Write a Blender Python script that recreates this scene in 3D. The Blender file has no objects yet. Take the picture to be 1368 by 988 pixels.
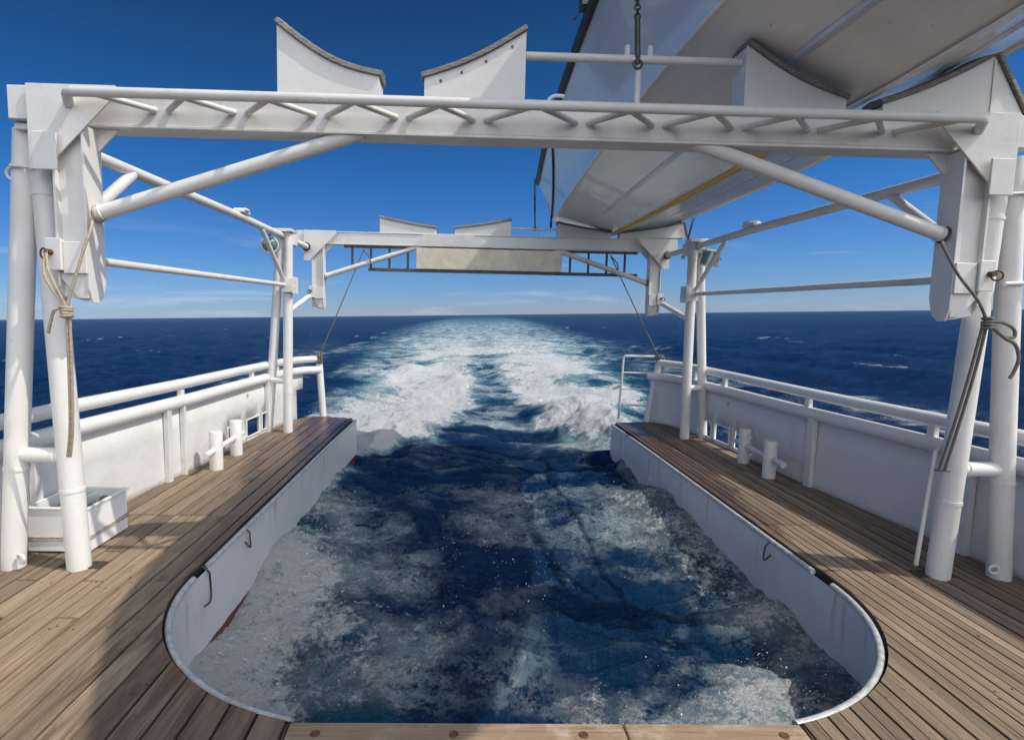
import bpy, bmesh, math, random
import numpy as np
from mathutils import Vector, Matrix
R = math.radians
random.seed(4)
rng = np.random.default_rng(7)
SC = bpy.context.scene
COL = SC.collection

# ------------------------------------------------------------------ frames
# Everything aboard is modelled in ship axes (x across, y aft, z up from the deck);
# the ship heels a little, so SHIP turns those axes into the level world.
UP_SHIP = Vector((-0.03154, 0.00274, 0.99950)).normalized()
SHIP = UP_SHIP.rotation_difference(Vector((0, 0, 1))).to_matrix().to_4x4()
SUN_SHIP = Vector((0.72, -0.22, 1.0)).normalized()
SUN = (SHIP.to_3x3() @ SUN_SHIP).normalized()
SEA_Z = -0.64

# ------------------------------------------------------------------ camera
cam = bpy.data.cameras.new('camera')
cam_ob = bpy.data.objects.new('camera', cam); COL.objects.link(cam_ob)
r_ = Vector((0.99953752, -0.02159145, 0.02141403))
u_ = Vector((-0.01918243, 0.09873699, 0.99492866))
f_ = Vector((0.02359631, 0.9948793, -0.09827715))
m = Matrix(((r_.x, u_.x, -f_.x, -0.379), (r_.y, u_.y, -f_.y, 0.0), (r_.z, u_.z, -f_.z, 1.65), (0, 0, 0, 1)))
cam_ob.matrix_world = SHIP @ m
cam.sensor_width = 36.0; cam.lens = 20.0; cam.sensor_fit = 'HORIZONTAL'
cam.shift_x = 49.8 / 1368.0
cam.clip_start = 0.05; cam.clip_end = 120000
SC.camera = cam_ob

# ------------------------------------------------------------------ sky, sun, exposure
world = bpy.data.worlds.new("World"); SC.world = world; world.use_nodes = True
wn = world.node_tree.nodes; wl = world.node_tree.links
for n in list(wn): wn.remove(n)
out = wn.new('ShaderNodeOutputWorld'); bg = wn.new('ShaderNodeBackground')
sky = wn.new('ShaderNodeTexSky'); sky.sky_type = 'NISHITA'; sky.sun_disc = False
sky.sun_elevation = math.asin(SUN.z); sky.sun_rotation = math.atan2(SUN.x, SUN.y)
sky.air_density = 1.0; sky.dust_density = 0.0; sky.ozone_density = 2.0; sky.altitude = 0
bg.inputs['Strength'].default_value = 0.085
# thin wisps of high cloud low over the horizon
tc = wn.new('ShaderNodeTexCoord'); mp = wn.new('ShaderNodeMapping')
mp.inputs['Scale'].default_value = (2.2, 2.2, 17.0); mp.inputs['Location'].default_value = (0.35, 0.2, 0.9)
nz = wn.new('ShaderNodeTexNoise'); nz.inputs['Scale'].default_value = 1.6; nz.inputs['Detail'].default_value = 9
nz.inputs['Roughness'].default_value = 0.62; nz.inputs['Distortion'].default_value = 0.5
cr = wn.new('ShaderNodeValToRGB'); cr.color_ramp.elements[0].position = 0.54; cr.color_ramp.elements[1].position = 0.78
sep = wn.new('ShaderNodeSeparateXYZ')
band = wn.new('ShaderNodeMapRange'); band.inputs[1].default_value = 0.16; band.inputs[2].default_value = 0.05
mul = wn.new('ShaderNodeMath'); mul.operation = 'MULTIPLY'
mul2 = wn.new('ShaderNodeMath'); mul2.operation = 'MULTIPLY'; mul2.inputs[1].default_value = 0.5
hs = wn.new('ShaderNodeHueSaturation'); hs.inputs['Saturation'].default_value = 1.12; hs.inputs['Value'].default_value = 1.0
mx = wn.new('ShaderNodeMix'); mx.data_type = 'RGBA'; mx.inputs[7].default_value = (6.5, 7.2, 8.0, 1)
wl.new(tc.outputs['Generated'], mp.inputs[0]); wl.new(mp.outputs[0], nz.inputs['Vector'])
wl.new(nz.outputs['Fac'], cr.inputs[0]); wl.new(tc.outputs['Generated'], sep.inputs[0])
wl.new(sep.outputs['Z'], band.inputs[0]); wl.new(cr.outputs[0], mul.inputs[0]); wl.new(band.outputs[0], mul.inputs[1])
wl.new(mul.outputs[0], mul2.inputs[0]); wl.new(mul2.outputs[0], mx.inputs[0])
tint = wn.new('ShaderNodeValToRGB'); te = tint.color_ramp.elements
te[0].position = 0.0; te[0].color = (0.34, 0.49, 0.98, 1); te[1].position = 0.50; te[1].color = (0.105, 0.28, 0.43, 1)
for p_, c_ in ((0.06, (0.28, 0.48, 0.90, 1)), (0.22, (0.15, 0.44, 0.80, 1)), (0.70, (0.22, 0.42, 0.60, 1)), (0.9, (0.6, 0.7, 0.8, 1))):
    e_ = te.new(p_); e_.color = c_
tm = wn.new('ShaderNodeMix'); tm.data_type = 'RGBA'; tm.blend_type = 'MULTIPLY'; tm.inputs[0].default_value = 1.0
wl.new(sep.outputs['Z'], tint.inputs[0]); wl.new(sky.outputs[0], hs.inputs['Color']); wl.new(hs.outputs[0], tm.inputs[6]); wl.new(tint.outputs[0], tm.inputs[7])
wl.new(tm.outputs[2], mx.inputs[6])
# fill glow added in the unseen sky (behind the right shoulder), lifts shaded faces
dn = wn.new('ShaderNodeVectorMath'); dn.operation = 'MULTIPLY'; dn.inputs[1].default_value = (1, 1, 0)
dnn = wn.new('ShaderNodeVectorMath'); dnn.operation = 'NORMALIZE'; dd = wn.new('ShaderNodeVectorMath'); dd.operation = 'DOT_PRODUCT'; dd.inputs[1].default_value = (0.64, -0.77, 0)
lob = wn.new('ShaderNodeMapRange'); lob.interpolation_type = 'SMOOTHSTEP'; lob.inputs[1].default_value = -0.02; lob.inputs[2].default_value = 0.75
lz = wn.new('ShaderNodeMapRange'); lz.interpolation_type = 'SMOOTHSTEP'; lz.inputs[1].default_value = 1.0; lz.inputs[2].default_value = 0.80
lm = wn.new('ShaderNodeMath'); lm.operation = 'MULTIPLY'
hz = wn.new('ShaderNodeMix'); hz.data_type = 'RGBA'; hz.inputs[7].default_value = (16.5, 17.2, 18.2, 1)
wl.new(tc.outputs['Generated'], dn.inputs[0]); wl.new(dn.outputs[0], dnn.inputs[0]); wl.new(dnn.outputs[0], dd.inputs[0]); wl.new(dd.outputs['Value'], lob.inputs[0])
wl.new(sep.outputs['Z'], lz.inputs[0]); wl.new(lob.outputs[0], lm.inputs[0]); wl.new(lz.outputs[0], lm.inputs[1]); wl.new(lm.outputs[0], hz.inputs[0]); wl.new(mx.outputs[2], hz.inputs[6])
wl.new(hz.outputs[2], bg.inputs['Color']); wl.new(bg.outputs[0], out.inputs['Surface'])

sun = bpy.data.lights.new('sun', 'SUN'); sun.energy = 2.55; sun.angle = R(0.55); sun.color = (1.0, 0.935, 0.85)
sun_ob = bpy.data.objects.new('sun', sun); COL.objects.link(sun_ob)
sun_ob.rotation_euler = SUN.to_track_quat('Z', 'Y').to_euler()
sun_ob.location = (0, 0, 30)
SC.view_settings.view_transform = 'Standard'; SC.view_settings.look = 'None'
SC.view_settings.gamma = 1.0; SC.view_settings.exposure = 0.36
SC.render.engine = 'CYCLES'
try: SC.cycles.max_bounces = 8; SC.cycles.caustics_reflective = False; SC.cycles.caustics_refractive = False
except Exception: pass

# ------------------------------------------------------------------ materials
def newmat(name):
    mt = bpy.data.materials.new(name); mt.use_nodes = True
    nt = mt.node_tree; b = nt.nodes['Principled BSDF']
    return mt, nt, b
def N(nt, t, **kw):
    n = nt.nodes.new(t)
    for k, v in kw.items():
        if k.startswith('i_'): n.inputs[k[2:].replace('_', ' ')].default_value = v
        else: setattr(n, k, v)
    return n
def ramp(nt, src, p0, p1, c0=(0, 0, 0, 1), c1=(1, 1, 1, 1)):
    r = nt.nodes.new('ShaderNodeValToRGB'); e = r.color_ramp.elements
    e[0].position = p0; e[1].position = p1; e[0].color = c0; e[1].color = c1
    nt.links.new(src, r.inputs[0]); return r.outputs[0]
def mixc(nt, fac, a, b, blend='MIX'):
    x = nt.nodes.new('ShaderNodeMix'); x.data_type = 'RGBA'; x.blend_type = blend
    for s, v in ((0, fac), (6, a), (7, b)):
        if hasattr(v, 'node'): nt.links.new(v, x.inputs[s])
        else: x.inputs[s].default_value = v if s == 0 else (*v, 1)[:4]
    return x.outputs[2]
def math_(nt, op, a, b=None, clamp=False):
    x = nt.nodes.new('ShaderNodeMath'); x.operation = op; x.use_clamp = clamp
    for s, v in ((0, a), (1, b)):
        if v is None: continue
        if hasattr(v, 'node'): nt.links.new(v, x.inputs[s])
        else: x.inputs[s].default_value = v
    return x.outputs[0]
def coords(nt, scale=(1, 1, 1), warp=0, wscale=2.0):
    g = nt.nodes.new('ShaderNodeNewGeometry')
    mpn = nt.nodes.new('ShaderNodeMapping'); mpn.inputs['Scale'].default_value = scale
    nt.links.new(g.outputs['Position'], mpn.inputs[0])
    return mpn.outputs[0]
def noise(nt, vec, scale, detail=6, rough=0.55, dist=0.0):
    n = N(nt, 'ShaderNodeTexNoise'); n.inputs['Scale'].default_value = scale
    n.inputs['Detail'].default_value = detail; n.inputs['Roughness'].default_value = rough
    n.inputs['Distortion'].default_value = dist
    nt.links.new(vec, n.inputs['Vector']); return n.outputs['Fac']
def bump(nt, b, h, strength=0.3, dist=0.01):
    x = nt.nodes.new('ShaderNodeBump'); x.inputs['Strength'].default_value = strength
    x.inputs['Distance'].default_value = dist
    nt.links.new(h, x.inputs['Height']); nt.links.new(x.outputs[0], b.inputs['Normal'])

def paint(name, col, rough=0.38, grime=0.25, rust=0.5, grimecol=(0.36, 0.31, 0.24), ripple=.8):
    mt, nt, b = newmat(name)
    v = coords(nt); vs = coords(nt, (1, 1, 0.16))
    g = ramp(nt, noise(nt, v, 2.3, 9, 0.68), 0.48, 0.8)
    c = mixc(nt, math_(nt, 'MULTIPLY', g, grime), col, grimecol)
    st = ramp(nt, noise(nt, vs, 16, 5, 0.6), 0.6, 0.8)
    c = mixc(nt, math_(nt, 'MULTIPLY', st, grime * 0.55), c, grimecol)
    ru = ramp(nt, noise(nt, vs, 9.0, 8, 0.7), 0.70, 0.76)
    c = mixc(nt, math_(nt, 'MULTIPLY', ru, rust), c, (0.26, 0.10, 0.03))
    chip = ramp(nt, noise(nt, v, 22.0, 4, 0.6), 0.735, 0.76)
    c = mixc(nt, math_(nt, 'MULTIPLY', chip, 0.7 * rust), c, (0.16, 0.10, 0.07))
    nt.links.new(c, b.inputs['Base Color'])
    nt.links.new(ramp(nt, noise(nt, v, 7, 6, 0.6), 0.2, 0.8, (rough - .1,) * 3 + (1,), (rough + .2,) * 3 + (1,)), b.inputs['Roughness'])
    hh = math_(nt, 'ADD', math_(nt, 'MULTIPLY', noise(nt, v, 30, 8, 0.65), .22), math_(nt, 'MULTIPLY', noise(nt, v, 3.0, 3, 0.5), ripple))
    bump(nt, b, hh, 1.0, 0.006)
    return mt
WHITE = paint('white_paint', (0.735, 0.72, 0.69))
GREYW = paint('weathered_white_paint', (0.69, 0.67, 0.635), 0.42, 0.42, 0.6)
CHOCKM = paint('chock_paint', (0.71, 0.695, 0.66), 0.45, 0.3, 0.25)
BULW = paint('bulwark_paint', (0.69, 0.68, 0.655), 0.42, 0.22, 0.4, ripple=4.0)
BOXM = paint('box_paint', (0.84, 0.83, 0.81), 0.4, 0.15, 0.1)

def plain(name, col, rough=0.6, metal=0.0, var=0.25, scale=20, bs=0.3, dist=0.004, stretch=(1, 1, 1)):
    mt, nt, b = newmat(name); v = coords(nt, stretch)
    n = noise(nt, v, scale, 7, 0.62)
    c = mixc(nt, ramp(nt, n, 0.3, 0.75), tuple(x * (1 - var) for x in col), tuple(min(1, x * (1 + var)) for x in col))
    nt.links.new(c, b.inputs['Base Color'])
    b.inputs['Roughness'].default_value = rough; b.inputs['Metallic'].default_value = metal
    bump(nt, b, n, bs, dist); return mt
ROPE = plain('rope_fibre', (0.42, 0.36, 0.27), 0.9, 0, 0.3, 60, 0.6)
DKROPE = plain('grey_rope_fibre', (0.16, 0.145, 0.12), 0.9, 0, 0.3, 60, 0.6)
RUBBER = plain('black_rubber', (0.018, 0.019, 0.022), 0.55, 0, 0.3, 12)
STEEL = plain('dark_steel', (0.10, 0.095, 0.09), 0.5, 0.6, 0.4, 25)
RUSTY = plain('rusty_iron', (0.12, 0.06, 0.03), 0.8, 0.1, 0.5, 40)
LADM = plain('ladder_brown', (0.085, 0.073, 0.062), 0.6, 0.1, 0.35, 12)
BOARDM = plain('board_beige', (0.68, 0.63, 0.49), 0.7, 0, 0.16, 7)
PADM = plain('weathered_pad', (0.22, 0.205, 0.185), 0.85, 0, 0.5, 14, 0.7, 0.01, (1, 6, 6))
YEL = plain('yellow_paint', (0.72, 0.42, 0.012), 0.45, 0, 0.15, 10)
RIMM = plain('grey_rim', (0.50, 0.50, 0.49), 0.4, 0.1, 0.35, 18)
RED = plain('red_antifoul', (0.13, 0.025, 0.015), 0.7, 0, 0.4, 12)
GLASS, nt_, b_ = newmat('lamp_glass'); b_.inputs['Base Color'].default_value = (0.30, 0.40, 0.40, 1); b_.inputs['Roughness'].default_value = 0.08
b_.inputs['Metallic'].default_value = 0.6
CLOTH1 = plain('dark_cloth', (0.03, 0.03, 0.035), 0.95, 0, 0.4, 30)
CLOTH2 = plain('blue_cloth', (0.05, 0.12, 0.22), 0.95, 0, 0.4, 30)
CLOTH3 = plain('green_net', (0.16, 0.2, 0.12), 0.95, 0, 0.4, 50)

def hull_mat(name):
    mt, nt, b = newmat(name)
    tcn = nt.nodes.new('ShaderNodeTexCoord'); off = nt.nodes.new('ShaderNodeVectorMath'); off.operation = 'ADD'; off.inputs[1].default_value = (0, 0, -1.8); nt.links.new(tcn.outputs['Object'], off.inputs[0])
    s = nt.nodes.new('ShaderNodeSeparateXYZ'); nt.links.new(off.outputs[0], s.inputs[0])
    v = off.outputs[0]
    mpn = nt.nodes.new('ShaderNodeMapping'); mpn.inputs['Scale'].default_value = (1, 1, 0.1); nt.links.new(v, mpn.inputs[0])
    c = mixc(nt, math_(nt, 'MULTIPLY', ramp(nt, noise(nt, v, 2.0, 8, 0.7), 0.4, 0.8), 0.4), (0.66, 0.68, 0.70), (0.46, 0.46, 0.45))
    ru = ramp(nt, noise(nt, mpn.outputs[0], 7.5, 5, 0.6), 0.58, 0.68)
    top = ramp(nt, math_(nt, 'MULTIPLY', math_(nt, 'ADD', s.outputs['Z'], 0.5), 2.2), 0.1, 1.0)
    c = mixc(nt, math_(nt, 'MULTIPLY', ru, math_(nt, 'MULTIPLY', top, 0.75)), c, (0.36, 0.20, 0.07))
    blot = ramp(nt, noise(nt, v, 6.0, 5, 0.6), 0.72, 0.76)
    c = mixc(nt, math_(nt, 'MULTIPLY', blot, 0.5), c, (0.42, 0.22, 0.12))
    zz = math_(nt, 'ADD', s.outputs['Z'], math_(nt, 'MULTIPLY', noise(nt, v, 9, 5, 0.6), 0.03))
    lo = math_(nt, 'LESS_THAN', zz, -0.535)
    c = mixc(nt, lo, c, (0.13, 0.024, 0.016))
    nt.links.new(c, b.inputs['Base Color']); b.inputs['Roughness'].default_value = 0.3
    bump(nt, b, noise(nt, v, 4, 6, 0.55), 0.35, 0.02); return mt
HULLM = hull_mat('slot_hull_paint')

def wood_mat(name, grooves):
    mt, nt, b = newmat(name)
    tcn = nt.nodes.new('ShaderNodeTexCoord'); v = tcn.outputs['Object']
    at = N(nt, 'ShaderNodeAttribute', attribute_name='board')
    cmb = nt.nodes.new('ShaderNodeVectorMath'); cmb.operation = 'MULTIPLY_ADD'
    sc = nt.nodes.new('ShaderNodeVectorMath'); sc.operation = 'MULTIPLY'; sc.inputs[1].default_value = (9.7, 17.3, 5.1)
    nt.links.new(at.outputs['Color'], sc.inputs[0])
    cmb.inputs[1].default_value = (1, 1, 1); nt.links.new(v, cmb.inputs[0]); nt.links.new(sc.outputs[0], cmb.inputs[2])
    mpn = nt.nodes.new('ShaderNodeMapping'); mpn.inputs['Scale'].default_value = (26, 1.1, 8); nt.links.new(cmb.outputs[0], mpn.inputs[0])
    grain = noise(nt, mpn.outputs[0], 2.2, 9, 0.68, 0.5)
    mp2 = nt.nodes.new('ShaderNodeMapping'); mp2.inputs['Scale'].default_value = (5, .6, 5); nt.links.new(cmb.outputs[0], mp2.inputs[0])
    broad = noise(nt, mp2.outputs[0], 1.6, 5, 0.6, 0.3)
    c = mixc(nt, ramp(nt, grain, 0.33, 0.68), (0.12, 0.082, 0.053), (0.345, 0.264, 0.187))
    c = mixc(nt, ramp(nt, broad, 0.4, 0.8), c, (0.335, 0.27, 0.20))
    s = nt.nodes.new('ShaderNodeSeparateXYZ'); nt.links.new(at.outputs['Color'], s.inputs[0])
    tint = mixc(nt, s.outputs['X'], (0.66, 0.63, 0.61), (1.12, 1.07, 1.0))
    c = mixc(nt, 1.0, c, tint, 'MULTIPLY')
    sp = nt.nodes.new('ShaderNodeSeparateXYZ'); nt.links.new(v, sp.inputs[0])
    ax = math_(nt, 'ABSOLUTE', sp.outputs['X'])
    # spray-wetted timber along the slot edge
    wetn = noise(nt, mp2.outputs[0], 3.2, 8, 0.68, 0.6)
    aft = ramp(nt, math_(nt, 'MULTIPLY', sp.outputs['Y'], 0.1), 0.38, 0.62)
    d = math_(nt, 'SUBTRACT', math_(nt, 'ADD', 2.24, math_(nt, 'MULTIPLY', aft, 0.20)), ax)
    wv = math_(nt, 'ADD', math_(nt, 'MULTIPLY', d, 0.75), math_(nt, 'MULTIPLY', wetn, 1.0))
    wet = ramp(nt, math_(nt, 'ADD', wv, math_(nt, 'MULTIPLY', aft, math_(nt, 'ADD', .16, math_(nt, 'MULTIPLY', math_(nt, 'LESS_THAN', sp.outputs['X'], 0), .20)))), 0.58, 0.74)
    wet2 = math_(nt, 'MULTIPLY', math_(nt, 'MULTIPLY', wet, math_(nt, 'LESS_THAN', ax, 2.72)), ramp(nt, math_(nt, 'MULTIPLY', sp.outputs['Y'], .1), .30, .42, (.25, .25, .25, 1)))
    wetc = mixc(nt, 1.0, c, (0.28, 0.19, 0.15), 'MULTIPLY')
    c = mixc(nt, math_(nt, 'MULTIPLY', wet2, 0.9), c, wetc)
    lw = math_(nt, 'MULTIPLY', math_(nt, 'LESS_THAN', sp.outputs['X'], -.9), math_(nt, 'MULTIPLY', ramp(nt, math_(nt, 'ADD', math_(nt, 'SUBTRACT', 2.15, ax), math_(nt, 'MULTIPLY', wetn, 1.1)), 0.50, 0.80), math_(nt, 'LESS_THAN', sp.outputs['Y'], 3.9)))
    c = mixc(nt, math_(nt, 'MULTIPLY', math_(nt, 'MULTIPLY', lw, ramp(nt, wetn, .45, .6)), .75), c, (0.085, 0.042, 0.028))
    # scattered stains and knots
    stn = ramp(nt, noise(nt, mp2.outputs[0], 7.5, 7, 0.72, 0.8), 0.60, 0.70)
    c = mixc(nt, math_(nt, 'MULTIPLY', stn, 0.7), c, (0.07, 0.035, 0.022))
    grn = ramp(nt, noise(nt, v, 1.6, 5, 0.6), 0.62, 0.8)
    c = mixc(nt, math_(nt, 'MULTIPLY', grn, 0.35), c, (0.20, 0.17, 0.09))
    nt.links.new(c, b.inputs['Base Color'])
    rr = mixc(nt, wet2, (0.75,) * 3, (0.32,) * 3); nt.links.new(rr, b.inputs['Roughness'])
    bump(nt, b, grain, 0.5, 0.006); return mt
WOOD = wood_mat('weathered_teak', False)
def edge_wood():
    mt, nt, b = newmat('varnished_edge_board'); v = nt.nodes.new('ShaderNodeTexCoord').outputs['Object']
    mpn = nt.nodes.new('ShaderNodeMapping'); mpn.inputs['Scale'].default_value = (1.2, 30, 10); nt.links.new(v, mpn.inputs[0])
    g = noise(nt, mpn.outputs[0], 2, 8, 0.62, 0.6)
    c = mixc(nt, ramp(nt, g, 0.3, 0.72), (0.20, 0.125, 0.075), (0.38, 0.28, 0.18))
    c = mixc(nt, ramp(nt, noise(nt, v, 5, 6, 0.7), 0.5, 0.75), c, (0.52, 0.44, 0.36))
    nt.links.new(c, b.inputs['Base Color']); b.inputs['Roughness'].default_value = 0.55
    bump(nt, b, g, 0.4, 0.004); return mt
EDGEW = edge_wood()
SEAMM = plain('deck_seam', (0.05, 0.045, 0.022), 0.95, 0, 0.4, 20)

def tender_mat(name, side):
    mt, nt, b = newmat(name); v = coords(nt, (1, 0.25, 1)); v2 = coords(nt)
    base = (0.60, 0.65, 0.73) if side else (0.86, 0.83, 0.77)
    c = mixc(nt, math_(nt, 'MULTIPLY', ramp(nt, noise(nt, v, 2.2, 8, 0.65), 0.42, 0.8), 0.45), base, (0.40, 0.345, 0.27))
    if not side:
        sp = coords(nt, (3.0, 0.5, 1))
        sc = ramp(nt, noise(nt, sp, 7, 9, 0.75, 0.8), 0.66, 0.70)
        c = mixc(nt, math_(nt, 'MULTIPLY', sc, 0.6), c, (0.16, 0.12, 0.09))
        c = mixc(nt, math_(nt, 'MULTIPLY', ramp(nt, noise(nt, v2, 26, 3, 0.5), 0.75, 0.77), 0.6), c, (0.10, 0.07, 0.05))
    nt.links.new(c, b.inputs['Base Color']); b.inputs['Roughness'].default_value = 0.27 if not side else 0.22
    b.inputs['Coat Weight'].default_value = 0.3
    bump(nt, b, noise(nt, v2, 1.5, 4, 0.5), 0.25, 0.03); return mt
TSIDE = tender_mat('tender_topside', True); TBOT = tender_mat('tender_bottom', False)

# ------------------------------------------------------------------ object helpers
ABS = {}
SHIPOBJ = []
def thing(name, label, cat, loc=(0, 0, 0), group=None):
    o = bpy.data.objects.new(name, None); COL.objects.link(o); o.empty_display_size = 0.1
    o.location = loc; ABS[o.name] = Vector(loc); o['label'] = label; o['category'] = cat
    if group: o['group'] = group
    SHIPOBJ.append(o); return o
class MB:
    def __init__(s): s.v = []; s.f = []; s.sm = []
    def add(s, vs, fs, smooth=False):
        n = len(s.v); s.v += [tuple(p) for p in vs]
        for f in fs: s.f.append([i + n for i in f]); s.sm.append(smooth)
        return s
    def box(s, x0, x1, y0, y1, z0, z1, c=0.004):
        # chamfered box: each corner splits in three
        if x0 > x1: x0, x1 = x1, x0
        if y0 > y1: y0, y1 = y1, y0
        if z0 > z1: z0, z1 = z1, z0
        c = min(c, (x1 - x0) * .3, (y1 - y0) * .3, (z1 - z0) * .3)
        b = bmesh.new(); bmesh.ops.create_cube(b, size=1)
        for v in b.verts:
            v.co = Vector((x0 if v.co.x < 0 else x1, y0 if v.co.y < 0 else y1, z0 if v.co.z < 0 else z1))
        bmesh.ops.bevel(b, geom=list(b.edges), offset=c, segments=1, affect='EDGES', profile=0.5)
        b.verts.index_update(); vs = [v.co[:] for v in b.verts]; fs = [[v.index for v in f.verts] for f in b.faces]; b.free()
        return s.add(vs, fs)
    def obox(s, c, ax, ay, az, hx, hy, hz):
        c, ax, ay, az = map(Vector, (c, ax, ay, az)); ax.normalize(); ay.normalize(); az.normalize()
        vs = [c + ax * hx * i + ay * hy * j + az * hz * k for i in (-1, 1) for j in (-1, 1) for k in (-1, 1)]
        return s.add(vs, [(0, 1, 3, 2), (4, 6, 7, 5), (0, 4, 5, 1), (2, 3, 7, 6), (0, 2, 6, 4), (1, 5, 7, 3)])
    def prism(s, poly, y0, y1, axis='y'):
        # poly in (x, z) for axis y; (y, z) for axis x; (x, y) for axis z
        n = len(poly)
        def P(a, b, t): return {'y': (a, t, b), 'x': (t, a, b), 'z': (a, b, t)}[axis]
        vs = [P(a, b, y0) for a, b in poly] + [P(a, b, y1) for a, b in poly]
        fs = [list(range(n)), list(range(2 * n - 1, n - 1, -1))] + [(i, (i + 1) % n, (i + 1) % n + n, i + n) for i in range(n)]
        return s.add(vs, fs)
    def tube(s, pts, r, seg=18, caps=True, bend=0.0, rr=None):
        pts = [Vector(p) for p in pts]
        if bend > 0 and len(pts) > 2:
            q = [pts[0]]
            for i in range(1, len(pts) - 1):
                a, b, c = pts[i - 1], pts[i], pts[i + 1]
                d1 = min(bend, (a - b).length * .48); d2 = min(bend, (c - b).length * .48)
                p0 = b + (a - b).normalized() * d1; p2 = b + (c - b).normalized() * d2
                for k in range(7):
                    t = k / 6; q.append(p0 * (1 - t) ** 2 + b * 2 * t * (1 - t) + p2 * t * t)
            q.append(pts[-1]); pts = q
        n = len(pts); rs = rr if rr else [r] * n
        if len(rs) != n: rs = [rs[0] + (rs[-1] - rs[0]) * i / (n - 1) for i in range(n)]
        T = [(pts[min(i + 1, n - 1)] - pts[max(i - 1, 0)]).normalized() for i in range(n)]
        up = Vector((0, 0, 1)) if abs(T[0].z) < .9 else Vector((1, 0, 0))
        nn = T[0].cross(up).normalized(); vs = []; fs = []
        for i in range(n):
            nn = (nn - T[i] * nn.dot(T[i])).normalized(); bb = T[i].cross(nn)
            for k in range(seg):
                a = 2 * math.pi * k / seg; vs.append(pts[i] + (nn * math.cos(a) + bb * math.sin(a)) * rs[i])
        for i in range(n - 1):
            for k in range(seg):
                fs.append((i * seg + k, i * seg + (k + 1) % seg, (i + 1) * seg + (k + 1) % seg, (i + 1) * seg + k))
        s.add(vs, fs, True)
        if caps:
            s.add(vs[:seg], [list(range(seg))[::-1]]); s.add(vs[-seg:], [list(range(seg))])
        return s
    def ring(s, c, nrm, rad, r, seg=20, arc=2 * math.pi, a0=0):
        nrm = Vector(nrm).normalized(); up = Vector((0, 0, 1)) if abs(nrm.z) < .9 else Vector((1, 0, 0))
        a = nrm.cross(up).normalized(); b = nrm.cross(a)
        pts = [Vector(c) + (a * math.cos(a0 + arc * i / seg) + b * math.sin(a0 + arc * i / seg)) * rad for i in range(seg + 1)]
        return s.tube(pts, r, 10, caps=arc < 6.2)
    def weld(s, p, q, r, end=0.012):
        p, q = Vector(p), Vector(q); d = (q - p).normalized()
        for c_ in (p + d * end, q - d * end):
            s.ring(c_, d, r + .001, .0055, 22)
        return s
    def blob(s, c, rx, ry, rz, amp=.2, sub=2):
        b = bmesh.new(); bmesh.ops.create_icosphere(b, subdivisions=sub, radius=1)
        for v in b.verts:
            k = 1 + amp * (random.random() - .5) * 2; v.co = Vector((c[0] + v.co.x * rx * k, c[1] + v.co.y * ry * k, c[2] + v.co.z * rz * k))
        b.verts.index_update(); vs = [v.co[:] for v in b.verts]; fs = [[v.index for v in f.verts] for f in b.faces]; b.free()
        return s.add(vs, fs, True)
def part(name, mb, mat, parent=None, label=None, bevel=0.0):
    me = bpy.data.meshes.new(name)
    off = ABS[parent.name] if parent else Vector((0, 0, 0))
    me.from_pydata([(Vector(p) - off)[:] for p in mb.v], [], mb.f)
    me.polygons.foreach_set('use_smooth', mb.sm)
    b = bmesh.new(); b.from_mesh(me); bmesh.ops.recalc_face_normals(b, faces=b.faces[:]); b.to_mesh(me); b.free()
    me.materials.append(mat); me.update()
    o = bpy.data.objects.new(name, me); COL.objects.link(o)
    if parent: o.parent = parent; ABS[o.name] = off
    else: ABS[o.name] = Vector((0, 0, 0)); SHIPOBJ.append(o)
    if label: o['label'] = label
    if bevel:
        md = o.modifiers.new('bevel', 'BEVEL'); md.width = bevel; md.segments = 2; md.limit_method = 'ANGLE'; md.angle_limit = R(40)
    return o
def top(name, mb, mat, label, cat, group=None, bevel=0):
    # a one-piece thing: origin moved to the middle of its base
    xs, ys, zs = zip(*mb.v); loc = Vector(((min(xs) + max(xs)) / 2, (min(ys) + max(ys)) / 2, min(zs)))
    mb.v = [(Vector(p) - loc)[:] for p in mb.v]
    o = part(name, mb, mat, bevel=bevel); o.location = loc; ABS[o.name] = loc
    o['label'] = label; o['category'] = cat
    if group: o['group'] = group
    return o
SIDE = {-1: 'left', 1: 'right'}

# ------------------------------------------------------------------ plan outline
SX, SR, SY0, SY1 = 2.05, 1.31, 2.13, 8.72       # slot half width, corner radius, fore edge, aft corner
CY = SY0 + SR
def slot_pts(n=26, off=0.0):                   # from (+x, aft) round the fore end to (-x, aft)
    p = [(SX - off - 0.03, SY1), (SX - off, 7.0), (SX - off, 5.0), (SX - off, CY + .2)]
    for i in range(n + 1):
        a = math.pi / 2 * i / n
        p.append((SX - SR + (SR - off) * math.cos(a), CY - (SR - off) * math.sin(a)))
    return p + [(-x, y) for x, y in reversed(p)]
def slot_y(x):                                 # fore edge of the opening for a given |x|
    ax = abs(x)
    if ax <= SX - SR: return SY0
    if ax >= SX: return None
    return CY - math.sqrt(max(0, SR ** 2 - (ax - SX + SR) ** 2))
BW = [(3.32, -1.8), (3.32, 1.0), (3.32, 3.3), (3.28, 4.2), (3.20, 5.0), (3.13, 5.75), (3.07, 6.9), (3.02, 7.6), (2.98, 8.1), (2.92, 8.42), (2.80, 8.70), (2.60, 8.88)]
def bwx(y):
    for (x0, y0), (x1, y1) in zip(BW, BW[1:]):
        if y <= y1: return x0 + (x1 - x0) * (y - y0) / (y1 - y0)
    return BW[-1][0]

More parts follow.
